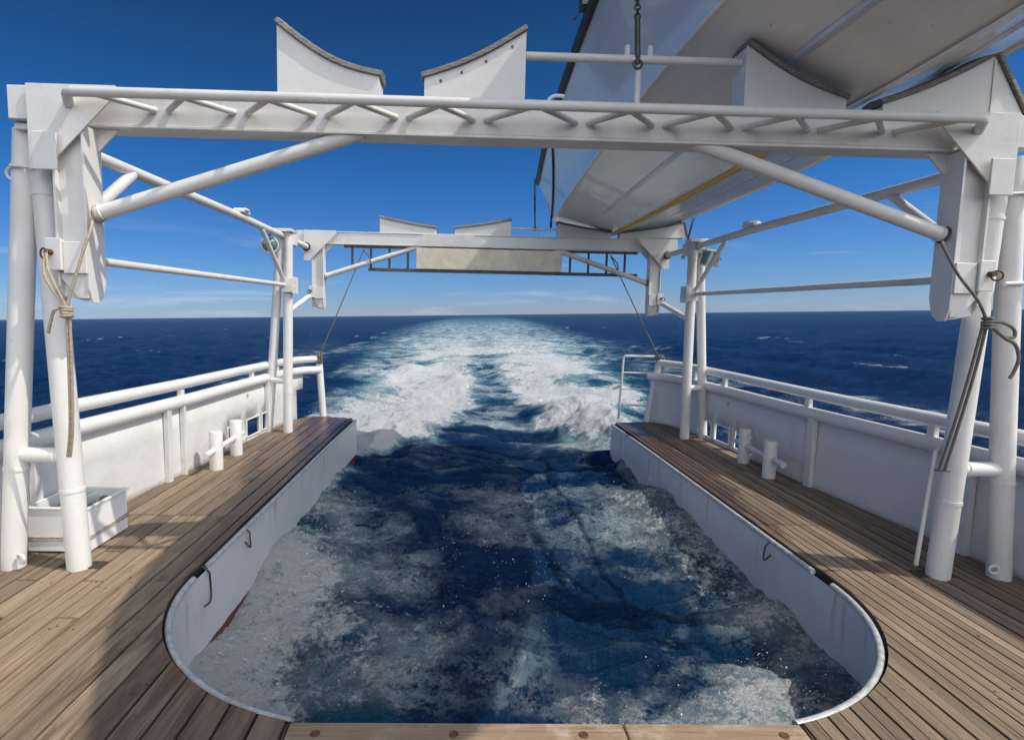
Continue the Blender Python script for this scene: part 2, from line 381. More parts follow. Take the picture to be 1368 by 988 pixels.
# hull: walls of the slot, outer topsides, stern faces
hull = thing('ship_hull', 'white ship stern hull with U-shaped slot cut into it and planked deck on top', 'ship hull', (0, 0, -1.8))
mb = MB(); sl = slot_pts(off=0.035)
def ribbon(mb, pl, z0, z1, smooth=True, rows=1):
    n = len(pl); vs = []; fs = []
    for j in range(rows + 1):
        z = z0 + (z1 - z0) * j / rows
        vs += [(x, y, z) for x, y in pl]
    for j in range(rows):
        for i in range(n - 1): fs.append((j * n + i, j * n + i + 1, (j + 1) * n + i + 1, (j + 1) * n + i))
    mb.add(vs, fs, smooth)
ribbon(mb, [(sl[0][0] + 0.0, SY1)] + sl[1:-1] + [(sl[-1][0], SY1)], -1.9, -0.045)
part('slot_wall', mb, HULLM, hull)
mb = MB()
for s in (1, -1):
    outer = [(s * x, y) for x, y in BW]
    ribbon(mb, outer + [(s * (SX - .05), SY1)], -1.9, -0.045)
ribbon(mb, [(-3.32, -1.8), (3.32, -1.8)], -1.9, -0.045)
part('outer_topside', mb, HULLM, hull)

# deck planking: boards run fore and aft, clipped to the slot and the bulwark line
def planking():
    vs = []; fs = []; att = []
    W_, G = 0.132, 0.015
    def strip(xa, xb, ya_f, yb_f, rnd, sub=4, rise=0.0):
        n0 = len(vs)
        xs = [xa + (xb - xa) * k / sub for k in range(sub + 1)]
        for x in xs:
            a, b = ya_f(x), yb_f(x)
            for (y, z) in ((a, -.03), (a + .004, rise), (b - .004, rise), (b, -.03)): vs.append((x, y, z)); att.append(rnd)
        for k in range(sub):
            p = n0 + k * 4
            for q in range(3): fs.append((p + q, p + q + 1, p + q + 5, p + q + 4))
        fs.append((n0, n0 + 1, n0 + 2, n0 + 3)[::-1]); e = n0 + sub * 4; fs.append((e, e + 1, e + 2, e + 3))
    def ends(x):                                 # aft end of deck at this x
        ax = abs(x)
        if ax > 2.60:
            for (x0, y0), (x1, y1) in zip(BW[7:], BW[8:]):
                if x1 <= ax <= x0: return y0 + (y1 - y0) * (x0 - ax) / (x0 - x1)
            return BW[-1][1] if ax < 2.7 else min(8.0, 8.0 - (ax - 3.02) * 6)
        return SY1 + (8.88 - SY1) * (ax - 2.0) / 0.6
    for s in (-1, 1):
        i = 0; x = 0.0
        w = W_ if s < 0 else 0.066
        g = G if s < 0 else 0.010
        while x < 3.30:
            ga, gb = (g, g) if s < 0 else ((.014, .005) if i % 2 == 0 else (.005, .014))
            xa, xb = x + ga / 2, min(x + w - gb / 2, 3.31)
            if xb <= xa: break
            cuts = [-1.5, 1.25, 3.34, 4.46, 6.2] if s < 0 else [-1.5, 1.2, 4.42, 5.6]
            cuts = [c + ((i * 7) % 3 - 1) * (0.0 if c in (4.46, 4.42) else .42) for c in cuts]
            rise = random.uniform(-.0015, .0015)
            if xa < SX:
                f0 = slot_y
                segs = [(lambda x: -1.75, lambda x, c=cuts[1]: c)]
                def fy(x, s=s):
                    v = slot_y(x); v = CY if v is None else v
                    return min(v, SY0 - 0.20) if abs(x) < 1.04 else v
                segs.append((lambda x, c=cuts[1]: c + .005, fy))
                if xb > SX:                     # board straddling the slot edge is ripped to fit
                    segs = [(lambda x: -1.75, lambda x, c=cuts[1]: c), (lambda x, c=cuts[1]: c + .005, lambda x: 3.3)]
                    strip(s * xa, s * (SX - .001), segs[0][0], segs[0][1], (random.random(),) * 3)
                    strip(s * xa, s * (SX - .001), lambda x, c=cuts[1]: c + .005, fy, (random.random(),) * 3)
                    lst = [-1.75] + cuts[1:]
                    lst = lst + [None]
                    for a, b in zip(lst, lst[1:]):
                        strip(s * SX, s * xb, (lambda x, a=a: a + .003), (ends if b is None else (lambda x, b=b: b - .003)), (random.random(), random.random(), random.random()), 2)
                else:
                    for a, b in segs: strip(s * xa, s * xb, a, b, (random.random(), random.random(), random.random()), 6, rise)
            else:
                lst = [-1.75] + cuts[1:] + [None]
                for a, b in zip(lst, lst[1:]):
                    if xa > 3.0 and b is None:
                        yb = lambda x: max(min(8.0, next((y0 + (y1 - y0) * (x0 - abs(x)) / (x0 - x1) for (x0, y0), (x1, y1) in zip(BW[2:], BW[3:]) if x1 <= abs(x) <= x0), 8.0)), a + .05)
                    elif b is None: yb = ends
                    else: yb = (lambda x, b=b: b - .003)
                    if xa > 3.1 and a is not None and a > 5: continue
                    if xa > 3.2 and a > 4: continue
                    strip(s * xa, s * xb, (lambda x, a=a: a + .003), yb, (random.random(), random.random(), random.random()), 2, rise)
            x += w; i += 1
    me = bpy.data.meshes.new('deck_planking'); off = ABS[hull.name]
    me.from_pydata([(p[0] - off.x, p[1] - off.y, p[2] - off.z) for p in vs], [], fs)
    ca = me.color_attributes.new('board', 'FLOAT_COLOR', 'POINT')
    ca.data.foreach_set('color', np.array([(*a, 1) for a in att], dtype=np.float32).ravel())
    b = bmesh.new(); b.from_mesh(me); bmesh.ops.recalc_face_normals(b, faces=b.faces[:]); b.to_mesh(me); b.free()
    me.materials.append(WOOD); o = bpy.data.objects.new('deck_planking', me); COL.objects.link(o); o.parent = hull
planking()
mb = MB()                                        # dark bedding beneath the boards, seen in the seams
for s in (-1, 1):
    pl = [(SX * s, -1.8), (3.31 * s, -1.8)] + [(s * x, y) for x, y in BW[1:]] + [(s * 2.03, SY1 - .01)]
    n = len(pl); mb.add([(x, y, -.022) for x, y in pl], [list(range(n))])
pl = [(-SX, -1.8), (SX, -1.8)] + [p for p in slot_pts() if p[1] <= CY + .001]
mb.add([(x, y, -.023) for x, y in pl], [list(range(len(pl)))])
part('deck_bedding', mb, SEAMM, hull)
mb = MB(); mb.box(-1.035, 0.30, SY0 - .19, SY0 + .012, -.03, .012, .006); mb.box(0.305, 1.03, SY0 - .19, SY0 + .012, -.03, .012, .006)
part('edge_board', mb, EDGEW, hull, 'pale varnished board across the fore edge of the slot')
for x in (-.92, 0.13, 0.93, -.38):
    mb = MB(); mb.tube([(x, SY0 - .055, .009), (x, SY0 - .055, .0145)], .013, 14)
    mb.ring((x, SY0 - .055, .0135), (0, 0, 1), .016, .003, 14); part('board_bolt', mb, RUSTY, hull)
# spike heads in the boards
for s in (-1, 1):
    for i in range(46):
        x = s * (random.uniform(1.2, 2.9)); y = random.choice([1.9, 2.35, 2.8, 3.28, 3.42]) + random.uniform(-.05, .05)
        v = slot_y(x)
        if v is not None and y > v - .06: continue
        mb = MB(); mb.tube([(x, y, -.001), (x, y, .0022)], .0055, 8); part('spike_head', mb, STEEL, hull)
# steel rim under the board ends with a pale half-round lip
mb = MB(); r1 = [(x, y) for x, y in slot_pts(off=0.026)]
gap = [p for p in r1]
for s in (1, -1):
    mb = MB(); mb.tube([(x, y, -.034) for x, y in gap if y > CY + .1 and x * s > 0], .019, 12); part('slot_rim', mb, RIMM, hull)
    mb = MB(); mb.tube([(x, y, -.034) for x, y in gap if y <= CY + .0 and x * s > 1.0], .020, 12); part('slot_rim', mb, RIMM, hull)
mb = MB(); ribbon(mb, slot_pts(off=.006), -.062, -.012); part('rim_backing', mb, RUBBER, hull)

# ------------------------------------------------------------------ bulwarks
def smooth_path(pl, step=.18):
    out = []
    for (x0, y0), (x1, y1) in zip(pl, pl[1:]):
        n = max(1, int(math.hypot(x1 - x0, y1 - y0) / step))
        out += [(x0 + (x1 - x0) * k / n, y0 + (y1 - y0) * k / n) for k in range(n)]
    out.append(pl[-1]); return out
def bulwark(s):
    nm = SIDE[s]
    t = thing('bulwark', 'white %s bulwark with pipe rail, %s' % (nm, 'brightly sunlit inside' if s < 0 else 'its inner face in shade'), 'bulwark', (s * 3.2, 3.5, 0), 'bulwarks along the deck edge')
    zr = .898 if s < 0 else .918
    pl = smooth_path(BW, .15); H = .70
    # panel with the two freeing ports left open
    ys = [p[1] for p in pl]
    zs = [-.04, .05, .27, .45, H]
    vs = [(s * (x + .012 * z / H), y, z) for z in zs for x, y in pl]; n = len(pl); fs = []
    holes = [(6.55, 6.95), (7.05, 7.42), (7.50, 7.86)]
    # insert exact port edges
    base = []
    edges = sorted(set([y for h in holes for y in h]))
    pts = []
    for i, (x, y) in enumerate(pl):
        pts.append((x, y))
        if i < len(pl) - 1:
            for e in edges:
                if y < e < pl[i + 1][1]:
                    k = (e - y) / (pl[i + 1][1] - y); pts.append((x + (pl[i + 1][0] - x) * k, e))
    n = len(pts); vs = [(s * (x + .012 * z / H), y, z) for z in zs for x, y in pts]
    for j in range(len(zs) - 1):
        for i in range(n - 1):
            ym = (pts[i][1] + pts[i + 1][1]) / 2
            if j == 1 and any(a < ym < b for a, b in holes) and pts[i][0] > 2.9: continue
            if s < 0 and i == n - 3 and j < 3: continue
            if s < 0 and i == n - 2 : continue
            fs.append((j * n + i, j * n + i + 1, (j + 1) * n + i + 1, (j + 1) * n + i))
    mb = MB(); mb.add(vs, fs, True)
    o = part('panel', mb, BULW, t); md = o.modifiers.new('thick', 'SOLIDIFY'); md.thickness = .022; md.offset = 0
    mb = MB(); mb.tube([(s * (x - .012), y, .73) for x, y in pl], .061, 18); part('cap_pipe', mb, WHITE, t)
    mb = MB(); rp = [(s * (x + .0), y, zr + (.03 if s > 0 else 0.0) * max(0, (y - 5) / 4)) for x, y in pl]
    end = (s * 2.57, 8.90, 0)
    if s < 0: rp[-1] = (s * 2.63, 8.88, zr); rp += [(s * 2.60, 8.90, zr - .04), (s * 2.53, 8.86, 0)]
    else: rp[-1] = (s * 2.72, 8.82, zr + .03); rp += [(s * 2.70, 8.86, zr - .12), (s * 2.60, 8.90, 0)]
    mb.tube(rp, .052, 18, bend=.05); part('hand_rail', mb, WHITE, t)
    for y in (1.2, 2.6, 4.25, 5.62, 7.25, 8.05):
        mb = MB(); x = bwx(y) - .002; mb.box(s * (x - .022), s * (x + .022), y - .035, y + .035, .75, zr - .02); part('stanchion', mb, WHITE, t)
    for y, w in (((5.35, .035), (5.60, .02), (7.66, .03), (2.4, .035), (3.85, .035)) if s < 0 else ((5.50, .05), (7.75, .035), (3.9, .05), (2.4, .05))):
        mb = MB(); x = bwx(y); mb.box(s * (x - .055), s * (x - .008), y - w, y + w, -.01, .69); part('stiffener', mb, BULW, t)
    for a, b in holes[(0 if s < 0 else 1):]:
        mb = MB()
        def bx(y): return bwx(y) - .016
        for (ya, za), (yb, zb) in (((a, .05), (b, .05)), ((a, .27), (b, .27)), ((a, .05), (a, .27)), ((b, .05), (b, .27))):
            mb.tube([(s * bx(ya), ya, za), (s * bx(yb), yb, zb)], .012, 8)
        part('port_frame', mb, WHITE, t)
    # small fairlead set in the after panel
    if s < 0:
        mb = MB(); mb.ring((s * 2.985, 7.95, .47), (1, 0.1, 0), .07, .012, 14, math.pi, 0); part('fairlead', mb, WHITE, t)
    mb = MB(); x = bwx(6.9) - .016
    y0 = 7.1
    mb.box(s * (bwx(y0) - .014), s * (bwx(y0) - .012), y0, y0 + .045, .585, .592, .0004); mb.box(s * (bwx(y0) - .014), s * (bwx(y0) - .012), y0, y0 + .045, .555, .562, .0004)
    mb.box(s * (bwx(y0) - .014), s * (bwx(y0) - .012), y0 + (0 if s < 0 else .035), y0 + (.01 if s < 0 else .045), .555, .592, .0004)
    part('draught_mark', mb, STEEL, t)
    return t
bulwark(-1); bulwark(1)

for s in (-1, 1):
    mb = MB(); mb.box(s * 2.64, s * 2.90, 3.50, 3.60, .0015, .005, .001); part('leg_socket', mb, SEAMM, hull)
# stern gate on the right
t = thing('stern_gate', 'thin white pipe gate with three rungs at the aft end of the right deck', 'gate', (2.45, 8.95, 0))
mb = MB(); mb.tube([(2.70, 8.92, 1.035), (2.19, 8.95, 1.035), (2.155, 8.95, .02)], .02, 12, bend=.03); part('frame', mb, GREYW, t)
for z in (.77, .51, .25):
    mb = MB(); mb.tube([(2.175 - (1 - z) * .02, 8.95, z), (2.66, 8.92, z)], .014, 10); part('rung', mb, GREYW, t)
mb = MB(); mb.tube([(2.16, 8.96, .55), (2.05, 8.99, .50)], .022, 10); part('latch', mb, GREYW, t)

# ------------------------------------------------------------------ gantries
def chock(t, pts, y0, y1, bottom, padside=None, holes=()):
    # pts: top curve (x, z) left to right
    mb = MB(); poly = [(pts[0][0], bottom)] + pts + [(pts[-1][0], bottom)]
    if padside: poly = [(pts[0][0], bottom)] + pts + [padside]
    mb.prism(poly, y0, y0 + .012); mb.prism(poly, y1 - .012, y1)
    inner = [(x, z - .006) for x, z in pts]
    mb.prism([(pts[0][0] + .002, bottom)] + [(x + (.002 if i == 0 else 0), z) for i, (x, z) in enumerate(inner[:1])] + [(pts[0][0] + .014, inner[0][1]), (pts[0][0] + .014, bottom)], y0 + .012, y1 - .012)
    e = pts[-1]
    if not padside: mb.prism([(e[0] - .014, bottom), (e[0] - .014, e[1] - .006), (e[0] - .002, e[1] - .006), (e[0] - .002, bottom)], y0 + .012, y1 - .012)
    o = part('chock', mb, CHOCKM, t, bevel=.002)
    if padside:
        mb = MB(); mb.box(e[0] - .008, e[0] + .006, y0 - .006, y0, bottom, e[1] - .02, .001); part('chock_stiffener', mb, CHOCKM, o)
    mb = MB(); pp = list(pts)
    d0 = Vector((pp[0][0] - pp[1][0], pp[0][1] - pp[1][1])).normalized() * .012; d1 = Vector((pp[-1][0] - pp[-2][0], pp[-1][1] - pp[-2][1])).normalized() * .012
    pp[0] = (pp[0][0] + d0.x, pp[0][1] + d0.y)
    if padside: pp = pp + [(padside[0] + .006, padside[1] + .01)]
    else: pp[-1] = (pp[-1][0] + d1.x, pp[-1][1] + d1.y)
    n = len(pp); vs = []; fs = []
    th = .038
    for i, (x, z) in enumerate(pp):
        a = pp[max(0, i - 1)]; b = pp[min(n - 1, i + 1)]; d = Vector((b[0] - a[0], b[1] - a[1])).normalized(); nx, nz = -d.y, d.x
        for yy, k in ((y0 - .02, .001), (y0 - .016, th * .75), (y0 + .01, th), ((y0 + y1) / 2, th + .008), (y1 - .01, th), (y1 + .02, .001)): vs.append((x + nx * k, yy, z + nz * k))
    for i in range(n - 1):
        for k in range(6): fs.append((i * 6 + k, i * 6 + (k + 1) % 6, (i + 1) * 6 + (k + 1) % 6, (i + 1) * 6 + k))
    fs.append(list(range(6))); fs.append([(n - 1) * 6 + k for k in range(6)][::-1])
    mb.add(vs, fs); part('pad', mb, PADM, o, bevel=.003)
    if holes:
        mb = MB()
        for x, z in holes: mb.tube([(x, y0 - .003, z), (x, y0 + .006, z)], .009, 10)
        part('bolt_hole', mb, STEEL, o)
def curve(x0, z0, x1, z1, sag, n=9):
    return [(x0 + (x1 - x0) * k / n, z0 + (z1 - z0) * k / n - sag * math.sin(math.pi * k / n)) for k in range(n + 1)]

def column(t, s, Y, mat):
    # channel column hanging from the beam, rounded foot
    y0, y1 = Y - .10, Y + .06; xi, xo = 2.525, 2.705
    prof = [(y0, 2.66), (y1, 2.66), (y1, 1.80), (y1 - .03, 1.70), (y1 - .075, 1.665), (y0 + .03, 1.668), (y0 + .004, 1.74)]
    mb = MB(); mb.prism(prof, s * xi, s * (xi + .014), 'x')
    prof2 = [(y0, 2.66), (y1, 2.66), (y1, 1.80), (y1 - .03, 1.71), (y0 + .05, 1.695), (y0 + .004, 1.76)]
    mb.prism(prof2, s * (xo - .014), s * xo, 'x')
    w0, w1 = y0 + .035, y0 + .05
    mb.prism([(s * (xi + .014), 2.66), (s * (xo - .014), 2.66), (s * (xo - .014), 1.70), (s * (xi + .05), 1.675), (s * (xi + .014), 1.675)], w0, w1)
    mb.box(s * (xi + .014), s * (xo - .014), y1 - .02, y1 - .002, 1.8, 2.66, .002)
    mb.prism([(s * (xi + .016), 1.69), (s * (xi + .07), 1.69), (s * (xo - .016), 1.80), (s * (xo - .016), 1.84), (s * (xi + .016), 1.84)], y0 + .012, y0 + .022)
    return part('column', mb, mat, t, bevel=.004)

def truss(t, Y, ych, z, mat):
    d = -1 if ych < Y else 1
    mb = MB(); mb.tube([(-2.64, Y + d * .015, 2.745), (-2.52, ych, z), (2.50, ych, z + .0), (2.64, Y + d * .015, 2.745)], .027, 16, bend=.05); part('truss_chord', mb, mat, t)
    nodes = [-2.13, -1.68, -1.22, -.75, -.30, .30, .75, 1.22, 1.68, 2.13]
    for i, x in enumerate(nodes):
        w = .235
        for q in (-1, 1):
            if i == 4 and q == 1: e = x + .27
            elif i == 5 and q == -1: e = x - .27
            else: e = x + q * w
            mb = MB(); mb.tube([(x + q * .035, Y, 2.775), (e, ych + .0, z - .01)], .0175, 12); part('truss_strut', mb, mat, t)

def gantry(Y, front):
    where = 'nearer' if front else 'farther'
    t = thing('boat_gantry', '%s white gantry beam across the slot%s' % (where, ' with zigzag truss and tall A-frame legs' if front else ' with a ladder hung under it'), 'gantry', (0, Y, 0), 'gantries over the slot')
    mb = MB(); mb.box(-2.95, 2.95, Y, Y + .15, 2.69, 2.852, .006)
    mb.box(-2.95, 2.95, Y - .012, Y + .162, 2.852, 2.868, .003); mb.box(-2.80, 2.80, Y - .012, Y + .162, 2.672, 2.69, .003)
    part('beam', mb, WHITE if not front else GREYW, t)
    if front: truss(t, Y, Y - .23, 2.787, GREYW)
    else: truss(t, Y + .15, Y + .38, 2.787, WHITE)
    for s in (-1, 1):
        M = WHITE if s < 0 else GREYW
        c = column(t, s, Y, M)
        mb = MB(); yg = Y - .115
        mb.prism([(s * 2.82, 2.866), (s * 2.33, 2.866), (s * 2.33, 2.815), (s * 2.735, 2.405), (s * 2.82, 2.405)], yg + .002, yg + .014)
        part('gusset', mb, M, t, bevel=.002)
        mb = MB(); mb.prism([(s * 2.525, 2.67), (s * 2.40, 2.67), (s * 2.525, 2.54)], Y + .03, Y + .045); part('knee_plate', mb, M, t)
        mb = MB(); mb.box(s * 2.80, s * 2.94, Y - .09, Y - .012, 2.68, 2.862, .004)
        part('corner_plate', mb, M, t)
        r = .043 if front else .040
        mb = MB(); mb.tube([(s * 2.53, Y - .01, 2.178), (s * 0.99, Y + .05, 2.70)], r, 18); mb.ring((s * 2.49, Y - .0085, 2.191), (s, 0, -.33), r + .001, .0055, 22); part('brace', mb, M, t)
        mb = MB(); mb.ring((s * 2.515, Y - .01, 2.183), (1, 0, -.3 * s), .046, .008); part('brace_collar', mb, STEEL if s > 0 else ROPE, t)
        # pin bracket low on the column
        mb = MB(); mb.box(s * 2.53, s * 2.66, Y - .112, Y - .095, 1.83, 2.01, .003); mb.box(s * 2.655, s * 2.745, Y - .135, Y - .12, 1.845, 2.025, .003)
        mb.box(s * 2.66, s * 2.675, Y - .12, Y - .05, 1.845, 2.02, .002); part('pin_bracket', mb, M, t)
        mb = MB(); mb.tube([(s * 2.71, Y - .17, 1.945), (s * 2.71, Y - .11, 1.945)], .016, 12); mb.ring((s * 2.73, Y - .165, 1.935), (.5, 1, 0), .028, .005)
        part('pin', mb, RUSTY, t)
        if front:
            mb = MB(); mb.box(s * 2.64, s * 2.775, Y - .155, Y - .14, 2.395, 2.60, .003)
            part('leg_bracket', mb, M, t)
            for (xa, xb, rr_, zt) in ((3.185, 2.945, .066, 2.66), (2.775, 2.865, .068, 2.66)):
                mb = MB(); a = Vector((s * xa, 3.52, -.01)); b = Vector((s * xb, 3.50, zt)); mb.tube([a, b], rr_, 26)
                d = (b - a)
                for k in (.19, .86) if xa < 3 else (.24,):
                    p = a + d * k; mb.tube([p, p + d * .008], rr_ + .0045, 26)
                part('leg', mb, M, t)
            zc = 2.635 if s < 0 else 2.735
            mb = MB(); mb.box(s * 2.79, s * (2.94 if s < 0 else 2.965), 3.40, 3.44, zc, zc + .035, .004); part('leg_cap', mb, M, t)
            mb = MB(); mb.tube([(s * 3.12, 3.51, .725), (s * 2.80, 3.51, .725)], .047, 18); mb.weld((s * 3.085, 3.51, .725), (s * 2.875, 3.51, .725), .047, 0); part('leg_crossbar', mb, WHITE, t)
            mb = MB(); mb.tube([(s * 2.86, 3.42, 2.43), (s * 2.99, 3.42, 2.44)], .009, 8); mb.ring((s * 3.0, 3.45, 2.40), (0, 1, .2), .035, .008); part('eye_bolt', mb, GREYW, t)
            mb = MB(); mb.ring((s * 3.085, 3.455, .08), (.3, 1, .1), .027, .009); part('eye_bolt', mb, WHITE, t)
            if s > 0:
                mb = MB(); mb.tube([(2.69, 3.60, .04), (2.745, 3.60, .82), (2.80, 3.60, .86)], .014, 10); part('conduit', mb, M, t); mb = MB(); mb.tube([(2.92, 3.43, 1.90), (3.3, 3.43, 1.92)], .013, 10); part('tie_bar', mb, M, t)
    ch = dict(bottom=2.868, y0=Y - .005, y1=Y + .155)
    if front:
        chock(t, curve(-1.47, 3.27, -.885, 3.00, .055), **ch)
        chock(t, curve(-.625, 3.00, -.04, 3.275, .03), **ch, holes=((-.53, 2.985), (-.41, 3.035), (-.27, 3.10), (-.12, 3.185)))
        chock(t, curve(1.25, 3.24, 1.86, 2.955, .035), **ch)
        chock(t, curve(2.08, 2.93, 2.73, 3.222, .022), **ch, padside=(2.945, 2.868))
        mb = MB(); mb.tube([(-.04, Y + .06, 3.165), (1.25, Y + .06, 3.165)], .024, 14); part('cross_rail', mb, GREYW, t)
        mb = MB(); mb.tube([(.635, Y + .06, 2.86), (.635, Y + .06, 3.165)], .020, 12)
        for x in (.565, .70): mb.box(x - .016, x + .016, Y + .045, Y + .07, 3.165, 3.245, .008)
        part('rail_post', mb, GREYW, t)
        mb = MB(); mb.tube([(.10, Y + .05, 2.86), (.105, Y + .05, 2.925), (.15, Y + .05, 2.945), (.20, Y + .05, 2.94)], .011, 10, bend=.03); part('hook', mb, WHITE, t)
    else:
        chock(t, curve(-1.68, 3.09, -.81, 2.945, .01), **ch); chock(t, curve(-.52, 2.955, .35, 3.10, .012), **ch)
        chock(t, curve(1.08, 3.07, 1.92, 2.945, .01), **ch); chock(t, curve(2.06, 2.945, 3.05, 3.12, .02), **ch, padside=(3.10, 2.90))
        mb = MB(); mb.tube([(.35, Y + .05, 2.985), (1.08, Y + .05, 2.985)], .016, 10); mb.tube([(.78, Y + .05, 2.86), (.78, Y + .05, 3.03)], .014, 8); part('cross_rail', mb, WHITE, t)
        mb = MB(); mb.prism([(-1.0, 2.862), (-.24, 2.862), (.03, 2.676), (-1.16, 2.676)], Y - .022, Y - .013); part('doubler_plate', mb, GREYW, t)
        for s in (-1, 1):
            mb = MB(); mb.tube([(s * 2.69, 7.66, 1.63), (s * 2.75, 8.97, 1.88)], .038, 16); part('strut', mb, WHITE, t)
    return t
FRONT_Y, REAR_Y = 3.45, 9.0
gantry(FRONT_Y, True); gantry(REAR_Y, False)

def side_frame(s):
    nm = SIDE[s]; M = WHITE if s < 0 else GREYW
    t = thing('side_frame', 'white pipe frame joining the two gantries above the %s bulwark, with A-frame legs' % nm, 'pipe frame', (s * 2.75, 7.66, 0), 'pipe frames along the deck sides')
    mb = MB(); mb.tube([(s * 2.76, 3.48, 2.60), (s * 2.75, 6, 2.62), (s * 2.77, 9.0, 2.61)], .040, 16); part('upper_pipe', mb, M, t)
    mb = MB(); mb.tube([(s * 2.72, 3.50, 1.93), (s * 2.73, 7.66, 1.975)], .027, 14); part('lower_pipe', mb, M, t)
    mb = MB(); mb.tube([(s * 2.70, 3.52, 2.12), (s * 2.75, 4.22, 2.58)], .038 if s < 0 else .03, 14); part('knee', mb, M, t)
    mb = MB(); mb.tube([(s * 2.75, 6.86, 2.58), (s * 2.72, 7.62, 2.0)], .027, 12); part('knee', mb, M, t)
    for xa, xb, r in ((2.715, 2.70, .062), (3.00, 2.79, .058)):
        mb = MB(); a = Vector((s * xa, 7.66 + (.06 if xa > 2.8 else 0), -.01)); b = Vector((s * xb, 7.70, 2.68)); mb.tube([a, b], r, 20)
        d = b - a; mb.tube([a + d * .2, a + d * .206], r + .004, 20); part('leg', mb, M, t)
    mb = MB(); mb.box(s * 2.62, s * 2.86, 7.58, 7.78, 2.66, 2.70, .005); mb.box(s * 2.63, s * 2.80, 7.72, 7.90, 2.50, 2.66, .01); part('leg_cap', mb, M, t)
    mb = MB(); mb.box(s * 2.60, s * 2.62, 7.58, 7.80, 1.86, 2.08, .003); mb.box(s * 2.62, s * 2.76, 7.575, 7.59, 1.88, 2.06, .003); part('bracket_plate', mb, M, t)
    for z in (1.93, 2.01):
        mb = MB(); mb.tube([(s * 2.597, 7.64, z), (s * 2.604, 7.64, z)], .01, 8); part('bolt', mb, STEEL, t)
    mb = MB(); mb.tube([(s * 2.96, 7.70, .70), (s * 2.72, 7.66, .70)], .045, 14); part('leg_crossbar', mb, M, t)
    mb = MB(); mb.box(s * 2.70, s * 2.80, 6.13, 6.38, 2.655, 2.69, .012); mb.box(s * 2.68, s * 2.82, 6.2, 6.31, 2.68, 2.71, .012); part('pipe_fitting', mb, M, t)
    mb = MB(); mb.ring((s * 2.765, 8.83, 2.61), (0, 1, 0), .052, .012); part('pipe_flange', mb, STEEL if s > 0 else RUSTY, t)
side_frame(-1); side_frame(1)

# ------------------------------------------------------------------ floodlights
t = thing('floodlight', 'square grey floodlight with glass face clamped to the right aft post', 'floodlight', (2.83, 7.30, 2.36))
d = Vector((-.35, -.85, -.38)).normalized(); sx = d.cross(Vector((0, 0, 1))).normalized(); sz = sx.cross(d); C0 = Vector((2.80, 7.38, 2.43))
sx, sz = (sx * math.cos(.15) + sz * math.sin(.15)), (sz * math.cos(.15) - sx * math.sin(.15))
def frustum(mb, C, d, sx, sz, w0, h0, w1, h1, L):
    vs = [C + sx * a * w0 + sz * b * h0 for a, b in ((-1, -1), (1, -1), (1, 1), (-1, 1))] + [C + d * L + sx * a * w1 + sz * b * h1 for a, b in ((-1, -1), (1, -1), (1, 1), (-1, 1))]
    mb.add(vs, [(0, 1, 2, 3), (7, 6, 5, 4), (0, 4, 5, 1), (1, 5, 6, 2), (2, 6, 7, 3), (3, 7, 4, 0)])
mb = MB(); frustum(mb, C0 - d * .10, d, sx, sz, .06, .05, .115, .10, .10); part('housing', mb, STEEL, t, bevel=.006)
mb = MB()
for q in (-1, 1):
    mb.obox(C0 + d * .008 + sx * q * .112, sx, sz, d, .008, .105, .014); mb.obox(C0 + d * .008 + sz * q * .10, sx, sz, d, .104, .008, .014)
part('bezel', mb, GREYW, t)
mb = MB(); mb.obox(C0 + d * .006, sx, sz, d, .104, .092, .003); part('glass', mb, GLASS, t)
mb = MB(); mb.tube([C0 + sx * -.13, C0 - d * .12 + sx * -.1, C0 - d * .16, C0 - d * .12 + sx * .1, C0 + sx * .13], .008, 8); mb.tube([C0 - d * .16, (2.76, 7.62, 2.50)], .014, 8); part('yoke', mb, STEEL, t)
t = thing('floodlight', 'round caged floodlight hung beside the left aft post under the pipe', 'floodlight', (-2.84, 7.40, 2.38))
C1 = Vector((-2.83, 7.36, 2.46)); d = Vector((.35, -.9, -.25)).normalized()
mb = MB(); mb.tube([C1 - d * .14, C1 - d * .11, C1 - d * .02, C1 + d * .02], 0, 20, rr=[.05, .085, .105, .108]); part('housing', mb, STEEL, t)
mb = MB(); mb.tube([C1 + d * .0205, C1 + d * .03, C1 + d * .045], 0, 20, rr=[.092, .085, .04]); part('glass', mb, GLASS, t)
mb = MB(); mb.ring(C1 + d * .022, d, .100, .012, 24); part('bezel', mb, GREYW, t)
mb = MB(); mb.tube([C1 + Vector((0, 0, .10)), C1 + Vector((0, .02, .16))], .012, 8); part('hanger', mb, STEEL, t)

# ------------------------------------------------------------------ twin bollards
def bollard(s):
    t = thing('twin_bollard', 'white twin mooring bollard with crossbar, %s' % ('in sunlight on the left deck' if s < 0 else 'in the shade of the right bulwark'), 'bollard', (s * 2.90, 6.08, 0), 'twin mooring bollards')
    for (x, y) in ((2.885, 5.80), (2.915, 6.40)):
        mb = MB(); mb.tube([(s * x, y, -.01), (s * x, y, .385), (s * x, y, .395)], 0, 26, rr=[.066, .066, .060]); part('post', mb, M_B[s], t)
    mb = MB(); mb.tube([(s * 2.875, 5.52, .205), (s * 2.925, 6.62, .205)], .030, 16); part('crossbar', mb, M_B[s], t)
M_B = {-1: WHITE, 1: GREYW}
bollard(-1); bollard(1)

